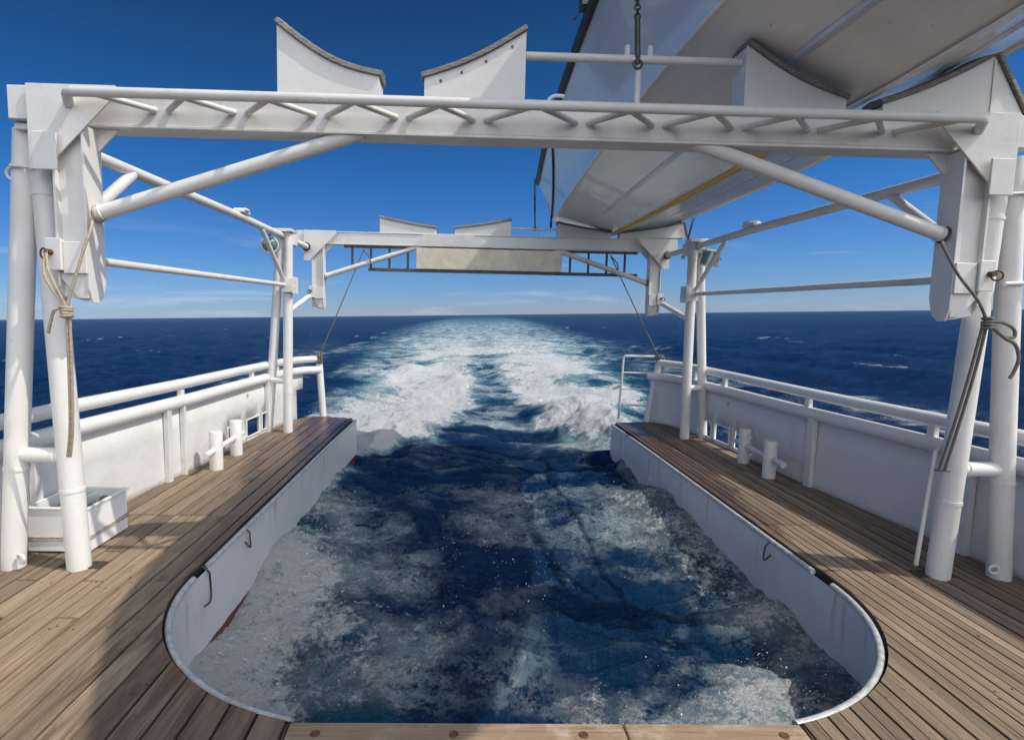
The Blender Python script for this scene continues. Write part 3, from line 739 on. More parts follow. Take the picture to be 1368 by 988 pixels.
# ------------------------------------------------------------------ deck box on the left
t = thing('deck_box', 'white open-topped deck box behind the left gantry leg, filled with dark and blue cloths', 'box', (-3.03, 3.90, 0))
x0, x1, y0, y1, H = -3.245, -2.84, 3.72, 4.16, .30
mb = MB(); mb.box(x0, x1, y0, y0 + .012, .012, H, .003); mb.box(x0, x1, y1 - .012, y1, .012, H, .003)
mb.box(x0, x0 + .012, y0 + .0125, y1 - .0125, .012, H, .003); mb.box(x1 - .012, x1, y0 + .0125, y1 - .0125, .012, H, .003)
mb.box(x0 + .013, x1 - .013, y0 + .013, y1 - .013, .012, .03, .002)
part('shell', mb, BOXM, t)
mb = MB(); e = .012
for a in ((x0 - e, x1 + e, y0 - e, y0 + .014), (x0 - e, x1 + e, y1 - .014, y1 + e), (x0 - e, x0 + .014, y0 + .015, y1 - .015), (x1 - .014, x1 + e, y0 + .015, y1 - .015)):
    mb.box(*a, H + .001, H + .016, .004)
part('lip', mb, BOXM, t)
mb = MB(); mb.box(x0 + .2, x0 + .212, y0 + .014, y1 - .014, .05, H - .005, .002); part('divider', mb, BOXM, t)
mb = MB(); e = .006
mb.tube([(x0 - e, y0 - e, .09), (x1 + e, y0 - e, .10), (x1 + e, y1 + e, .105), (x0 - e, y1 + e, .1), (x0 - e, y0 - e, .092)], .006, 8)
mb.tube([(x0 - e, y0 - e, .11), (x1 + e, y0 - e, .115), (x1 + e, y1 + e, .125), (x0 - e, y1 + e, .12), (x0 - e, y0 - e, .108)], .006, 8)
part('lashing', mb, ROPE, t)
for i, (cx_, cy_, mt_, nm_, lb) in enumerate(((-3.14, 3.86, CLOTH2, 'cloth', 'crumpled blue cloth in the left half of the deck box'), (-3.15, 4.05, CLOTH3, 'net', 'greenish net bundled at the back left of the deck box'), (-2.94, 3.90, CLOTH1, 'cloth', 'black cloth heaped in the right half of the deck box'), (-2.94, 4.07, CLOTH3, 'net', 'pale green net tucked in the back right of the deck box'))):
    mb = MB(); mb.blob((cx_, cy_, .18), .075, .075, .095, .16, 3); top(nm_, mb, mt_, lb, nm_)

# ------------------------------------------------------------------ ladder and board under the far beam
yl = REAR_Y + .04
t = thing('ladder', 'brown ladder hung on edge under the farther gantry beam', 'ladder', (0, yl, 2.28))
mb = MB(); mb.box(-2.24, 2.36, yl - .02, yl + .02, 2.63, 2.665, .004); part('side_rail', mb, LADM, t)
mb = MB(); mb.box(-1.86, 2.37, yl - .015, yl + .015, 2.28, 2.328, .004); part('side_rail', mb, LADM, t)
mb = MB(); mb.box(-1.68, 1.76, yl - .06, yl - .02, 2.275, 2.318, .004); part('lower_rail', mb, LADM, t)
k = 0
for x in [-2.11 + .288 * i for i in range(4)] + [1.30 + .288 * i for i in range(4)]:
    mb = MB(); mb.box(x - .017, x + .017, yl - .012, yl + .012, 2.32, 2.63, .004); part('rung', mb, LADM, t)
mb = MB(); mb.box(-1.11, 1.16, yl - .075, yl - .062, 2.325, 2.645, .004)
top('panel_board', mb, BOARDM, 'long weathered beige board fixed on the ladder under the far beam', 'board')
for s in (-1, 1):
    nm = SIDE[s]; A = Vector((s * 1.93, yl - .02, 2.60)); B = Vector((-2.60, 8.87, .925)) if s < 0 else Vector((2.74, 8.85, .99))
    mb = MB(); mb.tube([A, A + (B - A) * .5 + Vector((0, 0, -.01)), B], .0085, 8)
    mb.tube([A, A + Vector((s * -.0 + .10, -.05, -.12)), A + Vector((.12, -.04, -.22))], .010, 8)
    for i in range(9):
        a = Vector((random.uniform(-.03, .03), random.uniform(-.02, .02), random.uniform(-.06, .05)))
        mb.ring(B + a, (random.uniform(-1, 1), random.uniform(-1, 1), random.uniform(-.4, 1)), .05, .011, 12)
    if s > 0:
        mb.tube([B, B + Vector((.05, -.05, -.08)), B + Vector((.02, -.05, -.2))], .010, 8)
    top('lashing_line', mb, DKROPE, 'grey line from the hung ladder down to a knot on the %s rail end' % nm, 'rope')

# ------------------------------------------------------------------ ropes at the near legs
def strand(mb, pts, r, n=4):
    P = [Vector(p) for p in pts]; out_ = []
    for i in range(len(P) - 1):
        p0, p1, p2, p3 = P[max(i - 1, 0)], P[i], P[i + 1], P[min(i + 2, len(P) - 1)]
        for k in range(n):
            t_ = k / n; out_.append(.5 * ((2 * p1) + (p2 - p0) * t_ + (2 * p0 - 5 * p1 + 4 * p2 - p3) * t_ ** 2 + (3 * p1 - p0 - 3 * p2 + p3) * t_ ** 3))
    out_.append(P[-1]); mb.tube(out_, r, 10)
mb = MB(); K = Vector((-2.60, 3.26, 1.64))
strand(mb, [(-2.50, 3.36, 2.14), (-2.47, 3.30, 2.08), (-2.50, 3.27, 1.95), K], .0085)
strand(mb, [(-2.71, 3.28, 1.95), (-2.685, 3.25, 1.85), (-2.635, 3.24, 1.74), K], .0075); strand(mb, [(-2.715, 3.28, 1.94), (-2.70, 3.24, 1.82), (-2.65, 3.24, 1.72), K], .0075)
for i in range(4): mb.ring(K + Vector((0, 0, -.005 - .016 * i)), (.1 * (-1) ** i, .1, 1), .026, .009, 14)
strand(mb, [K, (-2.63, 3.30, 1.3), (-2.68, 3.36, .95), (-2.745, 3.42, .74)], .0085); strand(mb, [K + Vector((.016, 0, 0)), (-2.615, 3.30, 1.3), (-2.665, 3.36, .95), (-2.73, 3.42, .74)], .0085)
strand(mb, [K, (-2.66, 3.25, 1.62), (-2.69, 3.26, 1.56), (-2.715, 3.27, 1.49)], .0085)
top('tie_rope', mb, ROPE, 'tan rope knotted below the near left column and led down to the leg crossbar', 'rope', 'ropes on the near gantry legs')
mb = MB(); K = Vector((2.66, 3.24, 1.665))
strand(mb, [(2.45, 3.36, 2.13), (2.41, 3.30, 2.09), (2.47, 3.25, 1.93), (2.57, 3.22, 1.79), K], .0085)
for i in range(4): mb.ring(K + Vector((0, 0, .02 - .018 * i)), (.1 * (-1) ** i, .1, 1), .022, .009, 14)
strand(mb, [K, (2.66, 3.28, 1.4), (2.66, 3.34, 1.1), (2.66, 3.42, .74)], .0085); strand(mb, [K + Vector((-.022, 0, 0)), (2.632, 3.28, 1.4), (2.63, 3.34, 1.1), (2.625, 3.42, .74)], .0085)
strand(mb, [K, (2.73, 3.22, 1.665), (2.80, 3.22, 1.63), (2.81, 3.22, 1.585), (2.775, 3.22, 1.58), (2.72, 3.22, 1.60), K], .0095)
strand(mb, [K, (2.74, 3.21, 1.58), (2.81, 3.21, 1.54), (2.84, 3.21, 1.46), (2.82, 3.21, 1.38), (2.80, 3.21, 1.345)], .010)
mb.tube([(2.61, 3.43, .735), (2.70, 3.43, .735)], .009, 8)
top('tie_rope', mb, DKROPE, 'stiff dark grey rope with curled tail tied at the near right leg', 'rope', 'ropes on the near gantry legs')
mb = MB(); strand(mb, [(3.01, 3.42, 2.37), (3.02, 3.42, 2.48), (3.07, 3.41, 2.62), (3.16, 3.42, 2.85), (3.3, 3.44, 3.25), (3.42, 3.45, 3.8)], .011)
top('tie_rope', mb, DKROPE, 'dark rope running up from the near right leg eye to the hanging boat', 'rope')
for s, y, x in ((-1, 4.28, 2.01), (-1, 3.60, 2.02), (1, 4.15, 2.0)):
    mb = MB(); strand(mb, [(s * (x + .03), y, -.02), (s * x * .99, y, -.06), (s * (x - .01), y + .04, -.13), (s * (x - .02), y + .02, -.19 if y > 4 else -.26), (s * (x - .01), y - .05, -.12 if y > 4 else -.27)], .006)
    top('cord', mb, STEEL, {4.28: 'short dark cord looped over the left slot rim beside a rust streak', 3.60: 'thin dark cord dangling straight down the left slot wall near its curve', 4.15: 'short dark cord looped over the right slot rim'}[y], 'cord')

# ------------------------------------------------------------------ tender
def lerp(tab, y, k):
    for a, b in zip(tab, tab[1:]):
        if a[0] >= y >= b[0]:
            t_ = (a[0] - y) / (a[0] - b[0]); t_ = t_
            return a[k] + (b[k] - a[k]) * t_
    return tab[-1][k]
# y, keel z, chine half width, chine z, gunwale half width, gunwale z
TB = [(9.30, 2.96, .98, 3.165, 1.22, 3.74), (7.0, 2.955, 1.08, 3.19, 1.40, 3.84), (5.0, 2.965, 1.11, 3.25, 1.45, 3.92), (3.9, 2.98, 1.04, 3.36, 1.46, 3.98), (3.3, 2.985, .99, 3.40, 1.44, 4.03),
      (2.6, 3.01, .86, 3.45, 1.36, 4.10), (2.0, 3.08, .66, 3.50, 1.14, 4.20), (1.4, 3.30, .40, 3.68, .78, 4.33), (.9, 3.66, .18, 3.92, .42, 4.45), (.45, 4.2, .02, 4.3, .04, 4.58)]
KX = 2.02
t = thing('tender_boat', 'large white tender boat resting on the gantry chocks overhead, hull bottom seen from below', 'boat', (KX, 6, 2.9))
ysec = [9.30 - (9.30 - .45) * i / 60 for i in range(61)]
def sec(y):
    yk, kz, cw, cz, gw, gz = (y, *[lerp(TB, y, k) for k in range(1, 6)]); return kz, cw, cz, gw, gz
bot = MB(); sid = MB(); n = 9
vs = []; 
for y in ysec:
    kz, cw, cz, gw, gz = sec(y)
    for q in range(-n, n + 1):
        u = abs(q) / n; z = kz + (cz - kz) * (u ** 1.0) ; vs.append((KX + cw * q / n, y, z))
w = 2 * n + 1
bot.add(vs, [(i * w + k, i * w + k + 1, (i + 1) * w + k + 1, (i + 1) * w + k) for i in range(len(ysec) - 1) for k in range(w - 1)], True)
part('hull_bottom', bot, TBOT, t)
for s in (-1, 1):
    vs = []; w = 7
    for y in ysec:
        kz, cw, cz, gw, gz = sec(y)
        for k in range(w):
            u = k / (w - 1); vs.append((KX + s * (cw + (gw - cw) * (u ** 1.35) + .012), y, cz - .004 + (gz - cz) * u))
    sid.add(vs, [(i * w + k, i * w + k + 1, (i + 1) * w + k + 1, (i + 1) * w + k) for i in range(len(ysec) - 1) for k in range(w - 1)], True)
part('topside', sid, TSIDE, t)
kz, cw, cz, gw, gz = sec(9.30)
mb = MB(); mb.prism([(KX, kz), (KX + cw, cz), (KX + gw, gz), (KX - gw, gz), (KX - cw, cz)], 9.29, 9.30); part('transom', mb, TSIDE, t)
mb = MB(); vs = []
for y in ysec: kz, cw, cz, gw, gz = sec(y); vs += [(KX - gw, y, gz - .01), (KX, y, gz + .05), (KX + gw, y, gz - .01)]
mb.add(vs, [(i * 3 + k, i * 3 + k + 1, (i + 1) * 3 + k + 1, (i + 1) * 3 + k) for i in range(len(ysec) - 1) for k in range(2)], True); part('boat_deck', mb, TSIDE, t)
for s in (-1, 1):
    mb = MB(); mb.tube([(KX + s * (sec(y)[3] + .02), y, sec(y)[4] + .005) for y in ysec], .040, 12); part('gunwale_fender', mb, RUBBER, t)
    # rub rail that slants from the gunwale down to the foot of the transom corner
    mb = MB(); pp = []
    for i in range(14):
        u = i / 13; y = 6.6 + 2.7 * u; kz, cw, cz, gw, gz = sec(y); v = 1 - u; v2 = v ** .8
        pp.append((KX + s * (cw + (gw - cw) * v2 ** 1.35 + .022), y, cz + (gz - cz) * v2))
    mb.tube(pp + [(pp[-1][0], 9.31, cz - .12)], .017, 10); part('rub_rail', mb, RUBBER, t)
    mb = MB(); mb.tube([(KX + s * (sec(y)[1] + .006), y, sec(y)[2] - .006) for y in ysec], .016, 10); part('chine_rail', mb, TBOT, t)
    mb = MB(); u = .47; pp = [(KX + s * sec(y)[1] * u, y, sec(y)[0] + (sec(y)[2] - sec(y)[0]) * u ** 1.0 - .006) for y in ysec if 1.6 < y < 8.1]
    vs = []
    for x, y, z in pp: vs += [(x - .035, y, z + .012), (x - .022, y, z - .008), (x + .022, y, z - .004), (x + .035, y, z + .016)] if s > 0 else [(x - .035, y, z + .016), (x - .022, y, z - .004), (x + .022, y, z - .008), (x + .035, y, z + .012)]
    mb.add(vs, [(i * 4 + k, i * 4 + k + 1, (i + 1) * 4 + k + 1, (i + 1) * 4 + k) for i in range(len(pp) - 1) for k in range(3)]); part('strake', mb, TSIDE, t)
mb = MB(); pp = [y for y in ysec if y > 4.1]
mb.add([p for y in pp for p in ((KX - .034, y, sec(y)[0] + .006), (KX - .028, y, sec(y)[0] - .014), (KX + .028, y, sec(y)[0] - .014), (KX + .034, y, sec(y)[0] + .001))], [(i * 4 + k, i * 4 + k + 1, i * 4 + k + 5, i * 4 + k + 4) for i in range(len(pp) - 1) for k in range(3)])
part('keel_band', mb, YEL, t, 'yellow keel band')
mb = MB(); pp = [y for y in ysec if y < 4.25]
mb.add([p for y in pp for p in ((KX - .022, y, sec(y)[0] + .001), (KX - .018, y, sec(y)[0] - .013), (KX + .018, y, sec(y)[0] - .013), (KX + .022, y, sec(y)[0] + .001))], [(i * 4 + k, i * 4 + k + 1, i * 4 + k + 5, i * 4 + k + 4) for i in range(len(pp) - 1) for k in range(3)])
part('keel_shoe', mb, TBOT, t)
mb = MB(); y = 4.55; gx = KX - sec(y)[3] - .05; mb.box(gx - .05, gx + .03, y - .06, y + .06, sec(y)[4] + .02, sec(y)[4] + .14, .01); mb.tube([(gx - .04, y, sec(y)[4] + .03), (gx - .09, y, sec(y)[4] - .06)], .008, 8)
part('lashing_cleat', mb, STEEL, t)
mb = MB(); mb.tube([(1.10, 3.95, 3.60), (1.085, 3.95, 3.60)], .0, 12, rr=[.012, .012])

# lashings that hold the tender down
def tie(A, B, label, body=(.06, .42)):
    A, B = Vector(A), Vector(B); d = B - A; L = d.length; mb = MB()
    t = thing('lashing_turnbuckle', label, 'turnbuckle', A, 'lashings holding the tender')
    mb.tube([A + d * body[0], A + d * body[1]], .016, 10); part('body', mb, STEEL, t)
    mb = MB(); mb.tube([A, A + d * body[0]], .012, 8); mb.ring(A, (0, 1, 0), .024, .008, 14); part('hook', mb, STEEL, t)
    mb = MB(); k = body[1]; i = 0
    while k < 1:
        c = A + d * k; q = .5 + .5 * (i % 2)
        mb.ring(c, (1, 0, 0) if i % 2 else (0, 1, 0), .017, .005, 10); k += .026 / L; i += 1
    part('chain', mb, STEEL, t)
tie((.625, 3.49, 3.13), (.58, 3.50, 4.02), 'dark turnbuckle and chain hooked on the near rail below the boat side', (.04, .30))
tie((.73, 9.05, 2.99), (.71, 9.12, 3.80), 'thin dark turnbuckle at the boat stern corner on the far beam', (.35, .62))
tie((3.08, 9.02, 2.60), (3.28, 8.9, 3.72), 'slanting dark lashing between the far beam right end and the boat side', (.2, .45))

# ------------------------------------------------------------------ ship objects into the level world
for o in SHIPOBJ:
    o.matrix_world = SHIP @ Matrix.Translation(o.location)

# ------------------------------------------------------------------ sea
G1 = rng.random((256, 256)).astype(np.float32)
def vnoise(x, y):
    xi = np.floor(x).astype(np.int64); yi = np.floor(y).astype(np.int64); fx = (x - xi); fy = (y - yi)
    fx = fx * fx * fx * (fx * (fx * 6 - 15) + 10); fy = fy * fy * fy * (fy * (fy * 6 - 15) + 10)
    a = G1[xi & 255, yi & 255]; b = G1[(xi + 1) & 255, yi & 255]; c = G1[xi & 255, (yi + 1) & 255]; d_ = G1[(xi + 1) & 255, (yi + 1) & 255]
    return (a * (1 - fx) + b * fx) * (1 - fy) + (c * (1 - fx) + d_ * fx) * fy
def fbm(x, y, oct=5, g=.5, lim=None, ridged=False, base=1.0):
    s = np.zeros_like(x); a = 1.0; tot = 0; fr = base
    for o in range(oct):
        ca, sa = math.cos(o * 1.1 + .3), math.sin(o * 1.1 + .3)
        v = vnoise((x * ca - y * sa) * fr + 17.3 * o, (x * sa + y * ca) * fr + 9.1 * o)
        v = v * 2 - 1
        if ridged: v = 1 - 2 * np.abs(v)
        w_ = a if lim is None else a * np.clip(1.0 / (fr * lim * 2.2) - .3, 0, 1)
        s += v * w_; tot += a; a *= g; fr *= 2.03
    return s / tot
ys = [1.3]
while ys[-1] < 60000:
    y = ys[-1]; ys.append(y + min(max(.013, .72 * y * y / 1300), .035 * y))
ys = np.array(ys); NX = 1000
u = np.linspace(-1, 1, NX); tx = np.sign(u) * (np.abs(u) * 1.05 + .75 * np.abs(u) ** 5)
Y = np.repeat(ys[:, None], NX, 1); X = -.38 + tx[None, :] * (Y + .25)
spx = np.abs(np.gradient(X, axis=1)); spy = np.repeat(np.gradient(ys)[:, None], NX, 1)
lim = np.maximum(spx, spy * .6)
Z = np.zeros_like(X)
for i in range(58):
    lam = .30 * (14 / .30) ** (i / 57.0); th = R(215) + rng.normal(0, .55); k = 2 * math.pi / lam; ph = rng.random() * 6.28
    amp = .0060 * lam ** (.95 if lam < 4 else .95) * (1 if lam < 4 else (4 / lam) ** .8)
    att = np.clip(lam / (lim * 2.2) - .5, 0, 1)
    arg = k * (X * math.cos(th) + Y * math.sin(th)) + ph
    wv = np.sin(arg); Z += att * amp * (wv + .25 * np.cos(2 * arg))
Z *= .9 + .35 * fbm(X, Y, 2, base=.05)
ss = lambda a, b, v: np.clip((v - a) / (b - a), 0, 1) ** 2 * (3 - 2 * np.clip((v - a) / (b - a), 0, 1))
# warped coordinates for turbulence
wx = X + .5 * fbm(X, Y, 3, base=.9, lim=lim); wy = Y + .5 * fbm(X + 31, Y + 7, 3, base=.9, lim=lim)
xc = .32 * ss(8.8, 10, Y) + .027 * np.maximum(Y - 9, 0)
ax_ = np.abs(X - xc); far = np.maximum(Y - 9, 0)
big = fbm(X * .55, Y * .30, 4, base=1.0, lim=lim)
wob = fbm(X * .9, Y * .6, 4, base=1.0, lim=lim); wob2 = fbm(X * .9 + 50, Y * .6 + 20, 4, base=1.0, lim=lim)
edge = np.interp(Y, [8.8, 10, 14.5, 28, 41, 87, 200, 900], [2.9, 3.9, 5.0, 8.4, 11.2, 17, 24, 40])
edge = edge * (1 + .26 * big) + .45 * wob
inner = np.interp(Y, [8.8, 10.2, 12.4, 15.7, 21, 40, 90, 300], [1.9, 1.35, .65, .36, .16, .10, .0, .0])
inner = inner * (1 + .5 * wob2) + .40 * wob * ss(9, 10, Y) * np.exp(-far / 30) + .30 * fbm(X * 2.2, Y * 1.6, 3, base=1, lim=lim)
strip = 1 - .78 * np.exp(-((X - xc - .9 * wob2 - .5 * big) / (.40 + .018 * far)) ** 2) * ss(10.5, 13, Y) * np.exp(-far / 32) * (.25 + .75 * ss(-.18, .22, fbm(X * .35 + 3, Y * .30, 4, base=1.0)))
chan = 1 - (1 - ss(-.02, 1, (ax_ - inner) / (.50 + .018 * far))) * np.exp(-np.maximum(far - 5, 0) / 10)
wake = ss(0, 1, (edge - ax_) / (1.3 + .20 * np.minimum(far, 60))) * chan * (Y > 8.75) * strip
wake = wake * ss(8.7, 9.3, Y + .3 * big)
fade = np.exp(-np.maximum(Y - 15, 0) / 45) * .62 + .38 * np.exp(-np.maximum(Y - 13, 0) / 260)
dens = wake * fade * (.98 + .55 * big + .45 * wob)
n1 = fbm(wx, wy, 5, base=.8, lim=lim); n2 = fbm(wx * 1.0 + 40, wy + 12, 5, base=1.7, lim=lim)
slotm = (1 - ss(8.6, 9.4, Y)) * (np.abs(X) < 2.3)
left = ss(-.45, -1.75, X + .55 * n1 + .10 * (Y - 3.4) * (Y < 8)) * ss(7.2, 4.8, Y + .8 * n1)
left2 = .40 * ss(-1.2, -1.95, X) * ss(8.9, 5, Y)
patch = np.exp(-(((X - 1.10) / .34) ** 2 + ((Y - 2.45) / .36) ** 2)) * 1.05 + np.exp(-(((X - .35 - .1 * (Y - 2.6)) / .15) ** 2 + ((Y - 2.9) / .50) ** 2)) * .36
patch += np.exp(-(((X - 1.25 - .5 * n1) / .22) ** 2 + ((Y - 3.2) / .6) ** 2)) * .40
rightb = .55 * ss(1.05, 1.9, X + .45 * n1) * ss(7.5, 4.0, Y)
# filaments of foam in the calmer middle
web = fbm(wx * 1.0, wy * 1.0, 5, .55, lim, True, 1.1)
dens = np.maximum(dens, slotm * np.clip(.52 * left * (1 + .7 * n2) + .8 * left2 + patch * (.8 + .7 * n2) + rightb + .10 + .42 * n1 + .24 * n2 + .12 * np.clip(web, -.5, 1) * ss(-.8, .4, X), 0, 1))
wash = np.exp(-((np.abs(X) - (3.9 + .30 * np.maximum(Y - 1, 0) ** .85)) / (.35 + .11 * Y ** .8)) ** 2) * np.exp(-np.maximum(Y - 4, 0) / 22) * (np.abs(X) > 3.3)
dens = np.maximum(dens, .55 * wash + .12 * wash * big)
band = np.exp(-((X - 9.3 - .5 * wob) / .75) ** 2) * ss(7, 10, Y) * ss(26, 16, Y) + .7 * np.exp(-((X + 9.0 - .5 * wob) / .7) ** 2) * ss(30, 36, Y) * ss(60, 45, Y)
dens = np.maximum(dens, .48 * band * (.8 + .6 * wob2))
caps = ss(.40, .60, fbm(X * .8, Y * .35, 4, base=.9)) * ss(.02, .12, Z) * (Y > 6) * .42
dens = np.maximum(dens, caps * np.exp(-Y / 160))
dens = np.maximum(dens, (np.abs(X - xc) < 4) * ss(8.6, 9.2, Y) * ss(24, 13, Y) * ss(3.2, 2.0, np.abs(X - xc)) * np.clip(.17 + .45 * n1 + .25 * n2, 0, .45))
aer = np.clip(1.5 * wake * fade ** .7 * (.75 + .6 * wob2), 0, 1)
aer = np.maximum(aer, slotm * (.40 * left + .12 * ss(.9, 1.7, X + .3 * n1) * ss(8, 4.5, Y) + .03))
# heave
inslot = slotm * (1 - ss(1.85, 2.1, np.abs(X)) * 0)
turb = fbm(wx, wy, 6, .55, lim, True, 1.6)
Z = Z * (1 - .55 * inslot)
Z += inslot * (.085 * n1 + .075 * turb + .020 * fbm(wx * 1.0, wy * 1.0, 4, .6, lim, True, 6.0) + .05 * left + .09 * patch * (.5 + n2) + .02)
Z += wake * fade * (.10 * turb + .12 * fbm(wx, wy, 5, base=.6, lim=lim)) * np.clip(1.3 - far * .01, .3, 1)
Z += wake * ss(8.9, 10, Y) * np.exp(-np.maximum(Y - 10, 0) / 5) * (.16 + .16 * wob + .10 * fbm(wx, wy, 5, .6, lim, True, 1.8))
Z += .05 * wash * turb
lip = np.exp(-((np.abs(X) - 2.03) / .38) ** 2) * slotm * (1 - np.exp(-((Y - 4.1) / .55) ** 2) * (X < 0)) * (1 - .8 * np.exp(-((Y - 8.4) / .4) ** 2))
Z += lip * (.13 + .05 * n1)
wallf = np.exp(-((np.abs(X) - 2.02) / (.13 + .10 * np.clip(n2 + .3, 0, 1))) ** 2) * slotm * ss(8.6, 7.6, Y)
curve_d = np.hypot(np.maximum(np.abs(X) - .74, 0), np.minimum(Y - 3.44, 0)); wallf = np.maximum(wallf, np.exp(-((curve_d - 1.26) / .14) ** 2) * (Y < 3.44) * (np.abs(X) > .9))
dens = np.maximum(dens, wallf * (.62 + .35 * n2)); aer = np.maximum(aer, .4 * wallf)
ny, nx = X.shape
verts = np.stack([X, Y, Z + SEA_Z], -1).reshape(-1, 3)
idx = np.arange(ny * nx).reshape(ny, nx)
quads = np.stack([idx[:-1, :-1], idx[:-1, 1:], idx[1:, 1:], idx[1:, :-1]], -1).reshape(-1, 4)
nb = len(verts); B_ = 60000.0
extra = np.array([(-B_, -B_, SEA_Z - .6), (B_, -B_, SEA_Z - .6), (B_, B_, SEA_Z - .6), (-B_, B_, SEA_Z - .6)])
verts = np.concatenate([verts, extra]); quads = np.concatenate([quads, np.array([[nb, nb + 1, nb + 2, nb + 3]])])
me = bpy.data.meshes.new('sea')
me.vertices.add(len(verts)); me.vertices.foreach_set('co', verts.astype(np.float32).ravel())
me.loops.add(len(quads) * 4); me.loops.foreach_set('vertex_index', quads.astype(np.int32).ravel())
me.polygons.add(len(quads)); me.polygons.foreach_set('loop_start', (np.arange(len(quads)) * 4).astype(np.int32)); me.polygons.foreach_set('loop_total', np.full(len(quads), 4, np.int32))
me.polygons.foreach_set('use_smooth', np.ones(len(quads), bool))
me.update(calc_edges=True)
for nm, arr in (('foam', dens), ('aer', aer)):
    a = me.attributes.new(nm, 'FLOAT', 'POINT'); a.data.foreach_set('value', np.concatenate([arr.ravel(), np.zeros(4)]).astype(np.float32))
sea = bpy.data.objects.new('sea', me); COL.objects.link(sea)
sea['kind'] = 'structure'; sea['label'] = 'dark blue sea with white foaming wake'

def sea_mat():
    mt, nt, b = newmat('sea_water'); L = nt.links
    outn = [n for n in nt.nodes if n.type == 'OUTPUT_MATERIAL'][0]
    v = coords(nt)
    fo = N(nt, 'ShaderNodeAttribute', attribute_name='foam').outputs['Fac']; ae = N(nt, 'ShaderNodeAttribute', attribute_name='aer').outputs['Fac']
    # domain warp
    wn1 = N(nt, 'ShaderNodeTexNoise'); wn1.inputs['Scale'].default_value = 1.7; wn1.inputs['Detail'].default_value = 3; L.new(v, wn1.inputs['Vector'])
    wsub = nt.nodes.new('ShaderNodeVectorMath'); wsub.operation = 'MULTIPLY_ADD'; wsub.inputs[1].default_value = (.50, .50, .1)
    L.new(wn1.outputs['Color'], wsub.inputs[0]); L.new(v, wsub.inputs[2]); vw = wsub.outputs[0]
    a1 = noise(nt, vw, 2.1, 14, 0.72, 0.0)                # billowing
    r1 = math_(nt, 'SUBTRACT', 1.0, math_(nt, 'MULTIPLY', math_(nt, 'ABSOLUTE', math_(nt, 'SUBTRACT', noise(nt, vw, 3.8, 12, 0.66, 0.35), 0.5)), 6.5), True)
    r2 = math_(nt, 'SUBTRACT', 1.0, math_(nt, 'MULTIPLY', math_(nt, 'ABSOLUTE', math_(nt, 'SUBTRACT', noise(nt, v, 12.0, 9, 0.68, 0.2), 0.5)), 6.0), True)
    a3 = noise(nt, v, 27, 8, 0.74); m10 = noise(nt, v, 7.0, 10, 0.72, 0.0)
    a4 = noise(nt, coords(nt, (.55, .28, 1)), 1.0, 7, 0.62, 0.6)
    def M(op, a, b=None, c=False): return math_(nt, op, a, b, c)
    cl = M('MULTIPLY', M('SUBTRACT', a1, .5), 2.6)
    cl = M('ADD', cl, M('MULTIPLY', M('SUBTRACT', a3, .5), 1.5)); cl = M('ADD', cl, M('MULTIPLY', M('SUBTRACT', a4, .5), 1.0))
    cl = M('ADD', cl, M('MULTIPLY', M('SUBTRACT', r2, .35), .22)); cl = M('ADD', cl, M('MULTIPLY', M('SUBTRACT', m10, .5), 1.6))
    # billowing cloud of bubbles, translucent where thin
    ct = M('MULTIPLY', M('ADD', M('ADD', M('MULTIPLY', fo, 2.0), -.62), cl), .5)
    cloud = M('ADD', M('MULTIPLY', ramp(nt, ct, .05, .55), .22), M('MULTIPLY', ramp(nt, ct, .16, .44), .78))
    cloud = M('MULTIPLY', cloud, ramp(nt, fo, .06, .34))
    # thin bright filaments, in clusters
    clus = ramp(nt, noise(nt, v, 1.1, 4, .55, .3), .40, .62)
    la = M('MULTIPLY', M('MULTIPLY', r1, r1), M('ADD', .25, M('MULTIPLY', a1, 1.2)))
    la = M('ADD', M('MULTIPLY', la, .6), M('MULTIPLY', M('MULTIPLY', r2, r2), .35))
    la = M('ADD', la, M('MULTIPLY', M('SUBTRACT', a3, .5), 1.1))
    lace = ramp(nt, M('ADD', la, M('ADD', M('MULTIPLY', fo, 1.6), M('MULTIPLY', M('SUBTRACT', a1, .5), 1.3))), .40, .86)
    lace = M('MULTIPLY', M('MULTIPLY', lace, clus), ramp(nt, fo, .03, .30))
    mask = M('MAXIMUM', M('MULTIPLY', cloud, .97), M('MULTIPLY', lace, .95))
    mask_hard = ramp(nt, M('ADD', M('ADD', M('MULTIPLY', ct, .55), M('MULTIPLY', M('SUBTRACT', m10, .5), 1.3)), M('MULTIPLY', M('SUBTRACT', a3, .5), 1.0)), .00, .34)
    s_ = M('ADD', cl, M('MULTIPLY', la, .5))
    aw = M('MULTIPLY', ae, ramp(nt, a1, .3, .66))
    wc = mixc(nt, aw, (0.0035, 0.022, 0.075), (0.05, 0.31, 0.37))
    h = M('ADD', M('MULTIPLY', noise(nt, v, 2.3, 10, 0.70, 0.2), .19), M('ADD', M('MULTIPLY', noise(nt, v, .8, 9, 0.70), .34), M('MULTIPLY', noise(nt, coords(nt, (.12, .3, 1)), 1.0, 8, 0.70), .28)))
    bp = nt.nodes.new('ShaderNodeBump'); bp.inputs['Strength'].default_value = 1.0; bp.inputs['Distance'].default_value = .8; L.new(h, bp.inputs['Height'])
    nt.nodes.remove(b)
    df = nt.nodes.new('ShaderNodeBsdfDiffuse'); gl = nt.nodes.new('ShaderNodeBsdfGlossy'); gl.inputs['Roughness'].default_value = .11
    L.new(wc, df.inputs['Color']); L.new(bp.outputs[0], df.inputs['Normal']); L.new(bp.outputs[0], gl.inputs['Normal'])
    fr = nt.nodes.new('ShaderNodeFresnel'); fr.inputs['IOR'].default_value = 1.30; L.new(bp.outputs[0], fr.inputs['Normal'])
    fac = M('MULTIPLY', fr.outputs[0], .52)
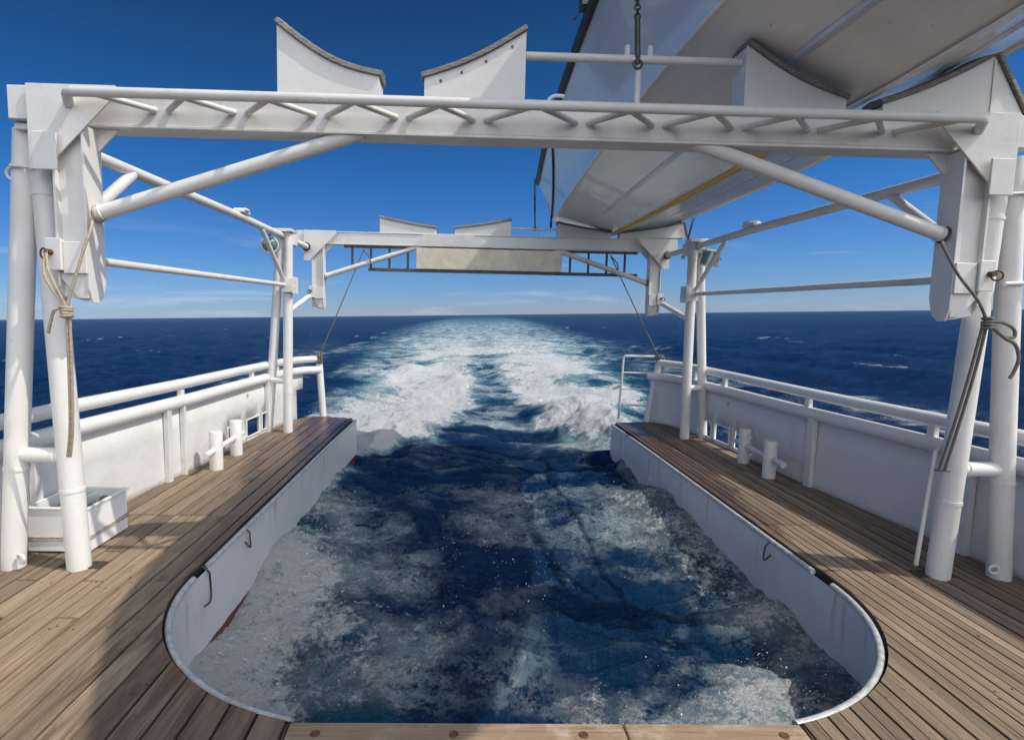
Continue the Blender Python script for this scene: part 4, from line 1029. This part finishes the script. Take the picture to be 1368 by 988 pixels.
    wm = nt.nodes.new('ShaderNodeMixShader'); L.new(fac, wm.inputs[0]); L.new(df.outputs[0], wm.inputs[1]); L.new(gl.outputs[0], wm.inputs[2]); b = wm
    # foam
    f = nt.nodes.new('ShaderNodeBsdfPrincipled'); f.inputs['Roughness'].default_value = 0.75
    fc = mixc(nt, mask_hard, (0.36, 0.52, 0.58), (0.98, 0.985, 0.985)); L.new(fc, f.inputs['Base Color'])
    f.inputs['Specular IOR Level'].default_value = .3
    hb = nt.nodes.new('ShaderNodeBump'); hb.inputs['Strength'].default_value = .9; hb.inputs['Distance'].default_value = .10
    L.new(math_(nt, 'ADD', s_, 0.0), hb.inputs['Height']); L.new(hb.outputs[0], f.inputs['Normal'])
    ms = nt.nodes.new('ShaderNodeMixShader'); L.new(mask, ms.inputs[0]); L.new(b.outputs[0], ms.inputs[1]); L.new(f.outputs[0], ms.inputs[2])
    L.new(ms.outputs[0], outn.inputs['Surface']); return mt
me.materials.append(sea_mat())

# spray droplets thrown up over the churned water
def spray():
    ico = bmesh.new(); bmesh.ops.create_icosphere(ico, subdivisions=1, radius=1); ico.verts.index_update()
    iv = np.array([v.co[:] for v in ico.verts]); fi = np.array([[v.index for v in f.verts] for f in ico.faces]); ico.free()
    flat = dens.ravel(); w_ = np.clip(flat - .16, 0, .5) * (Y.ravel() < 13) * (np.abs(X.ravel()) < 4.5) * (spx.ravel() * spy.ravel())
    w_ = w_ * (1 + 1.5 * (np.abs(X.ravel()) > 1.4)) + .10 * (Y.ravel() < 6.5) * (X.ravel() > -.6) * (X.ravel() < 1.9) * (spx.ravel() * spy.ravel()) * ss(-.1, .4, n1.ravel()); w_ /= w_.sum()
    pick = rng.choice(len(flat), 19000, p=w_)
    C_ = verts[pick]; n = len(C_)
    C_ = C_ + np.stack([rng.normal(0, .03, n), rng.normal(0, .03, n), np.abs(rng.exponential(.055, n)) + .004], -1)
    rr_ = rng.lognormal(math.log(.0019), .42, n)
    keep = np.abs(C_[:, 0]) < np.where(C_[:, 1] < 8.7, 1.9, 9); C_ = C_[keep]; rr_ = rr_[keep]; n = len(C_)
    V_ = (C_[:, None, :] + iv[None] * rr_[:, None, None] * (1, 1, 1.3)).reshape(-1, 3); F_ = (fi[None] + (np.arange(n) * len(iv))[:, None, None]).reshape(-1, 3)
    me = bpy.data.meshes.new('spray'); me.from_pydata(V_.tolist(), [], F_.tolist())
    mt, nt, b = newmat('spray_water'); b.inputs['Base Color'].default_value = (.85, .88, .9, 1); b.inputs['Roughness'].default_value = .25
    me.materials.append(mt); o = bpy.data.objects.new('sea_spray', me); COL.objects.link(o)
    o['kind'] = 'stuff'; o['label'] = 'fine white droplets of spray over the foaming water in the slot'; o['category'] = 'spray'
spray()
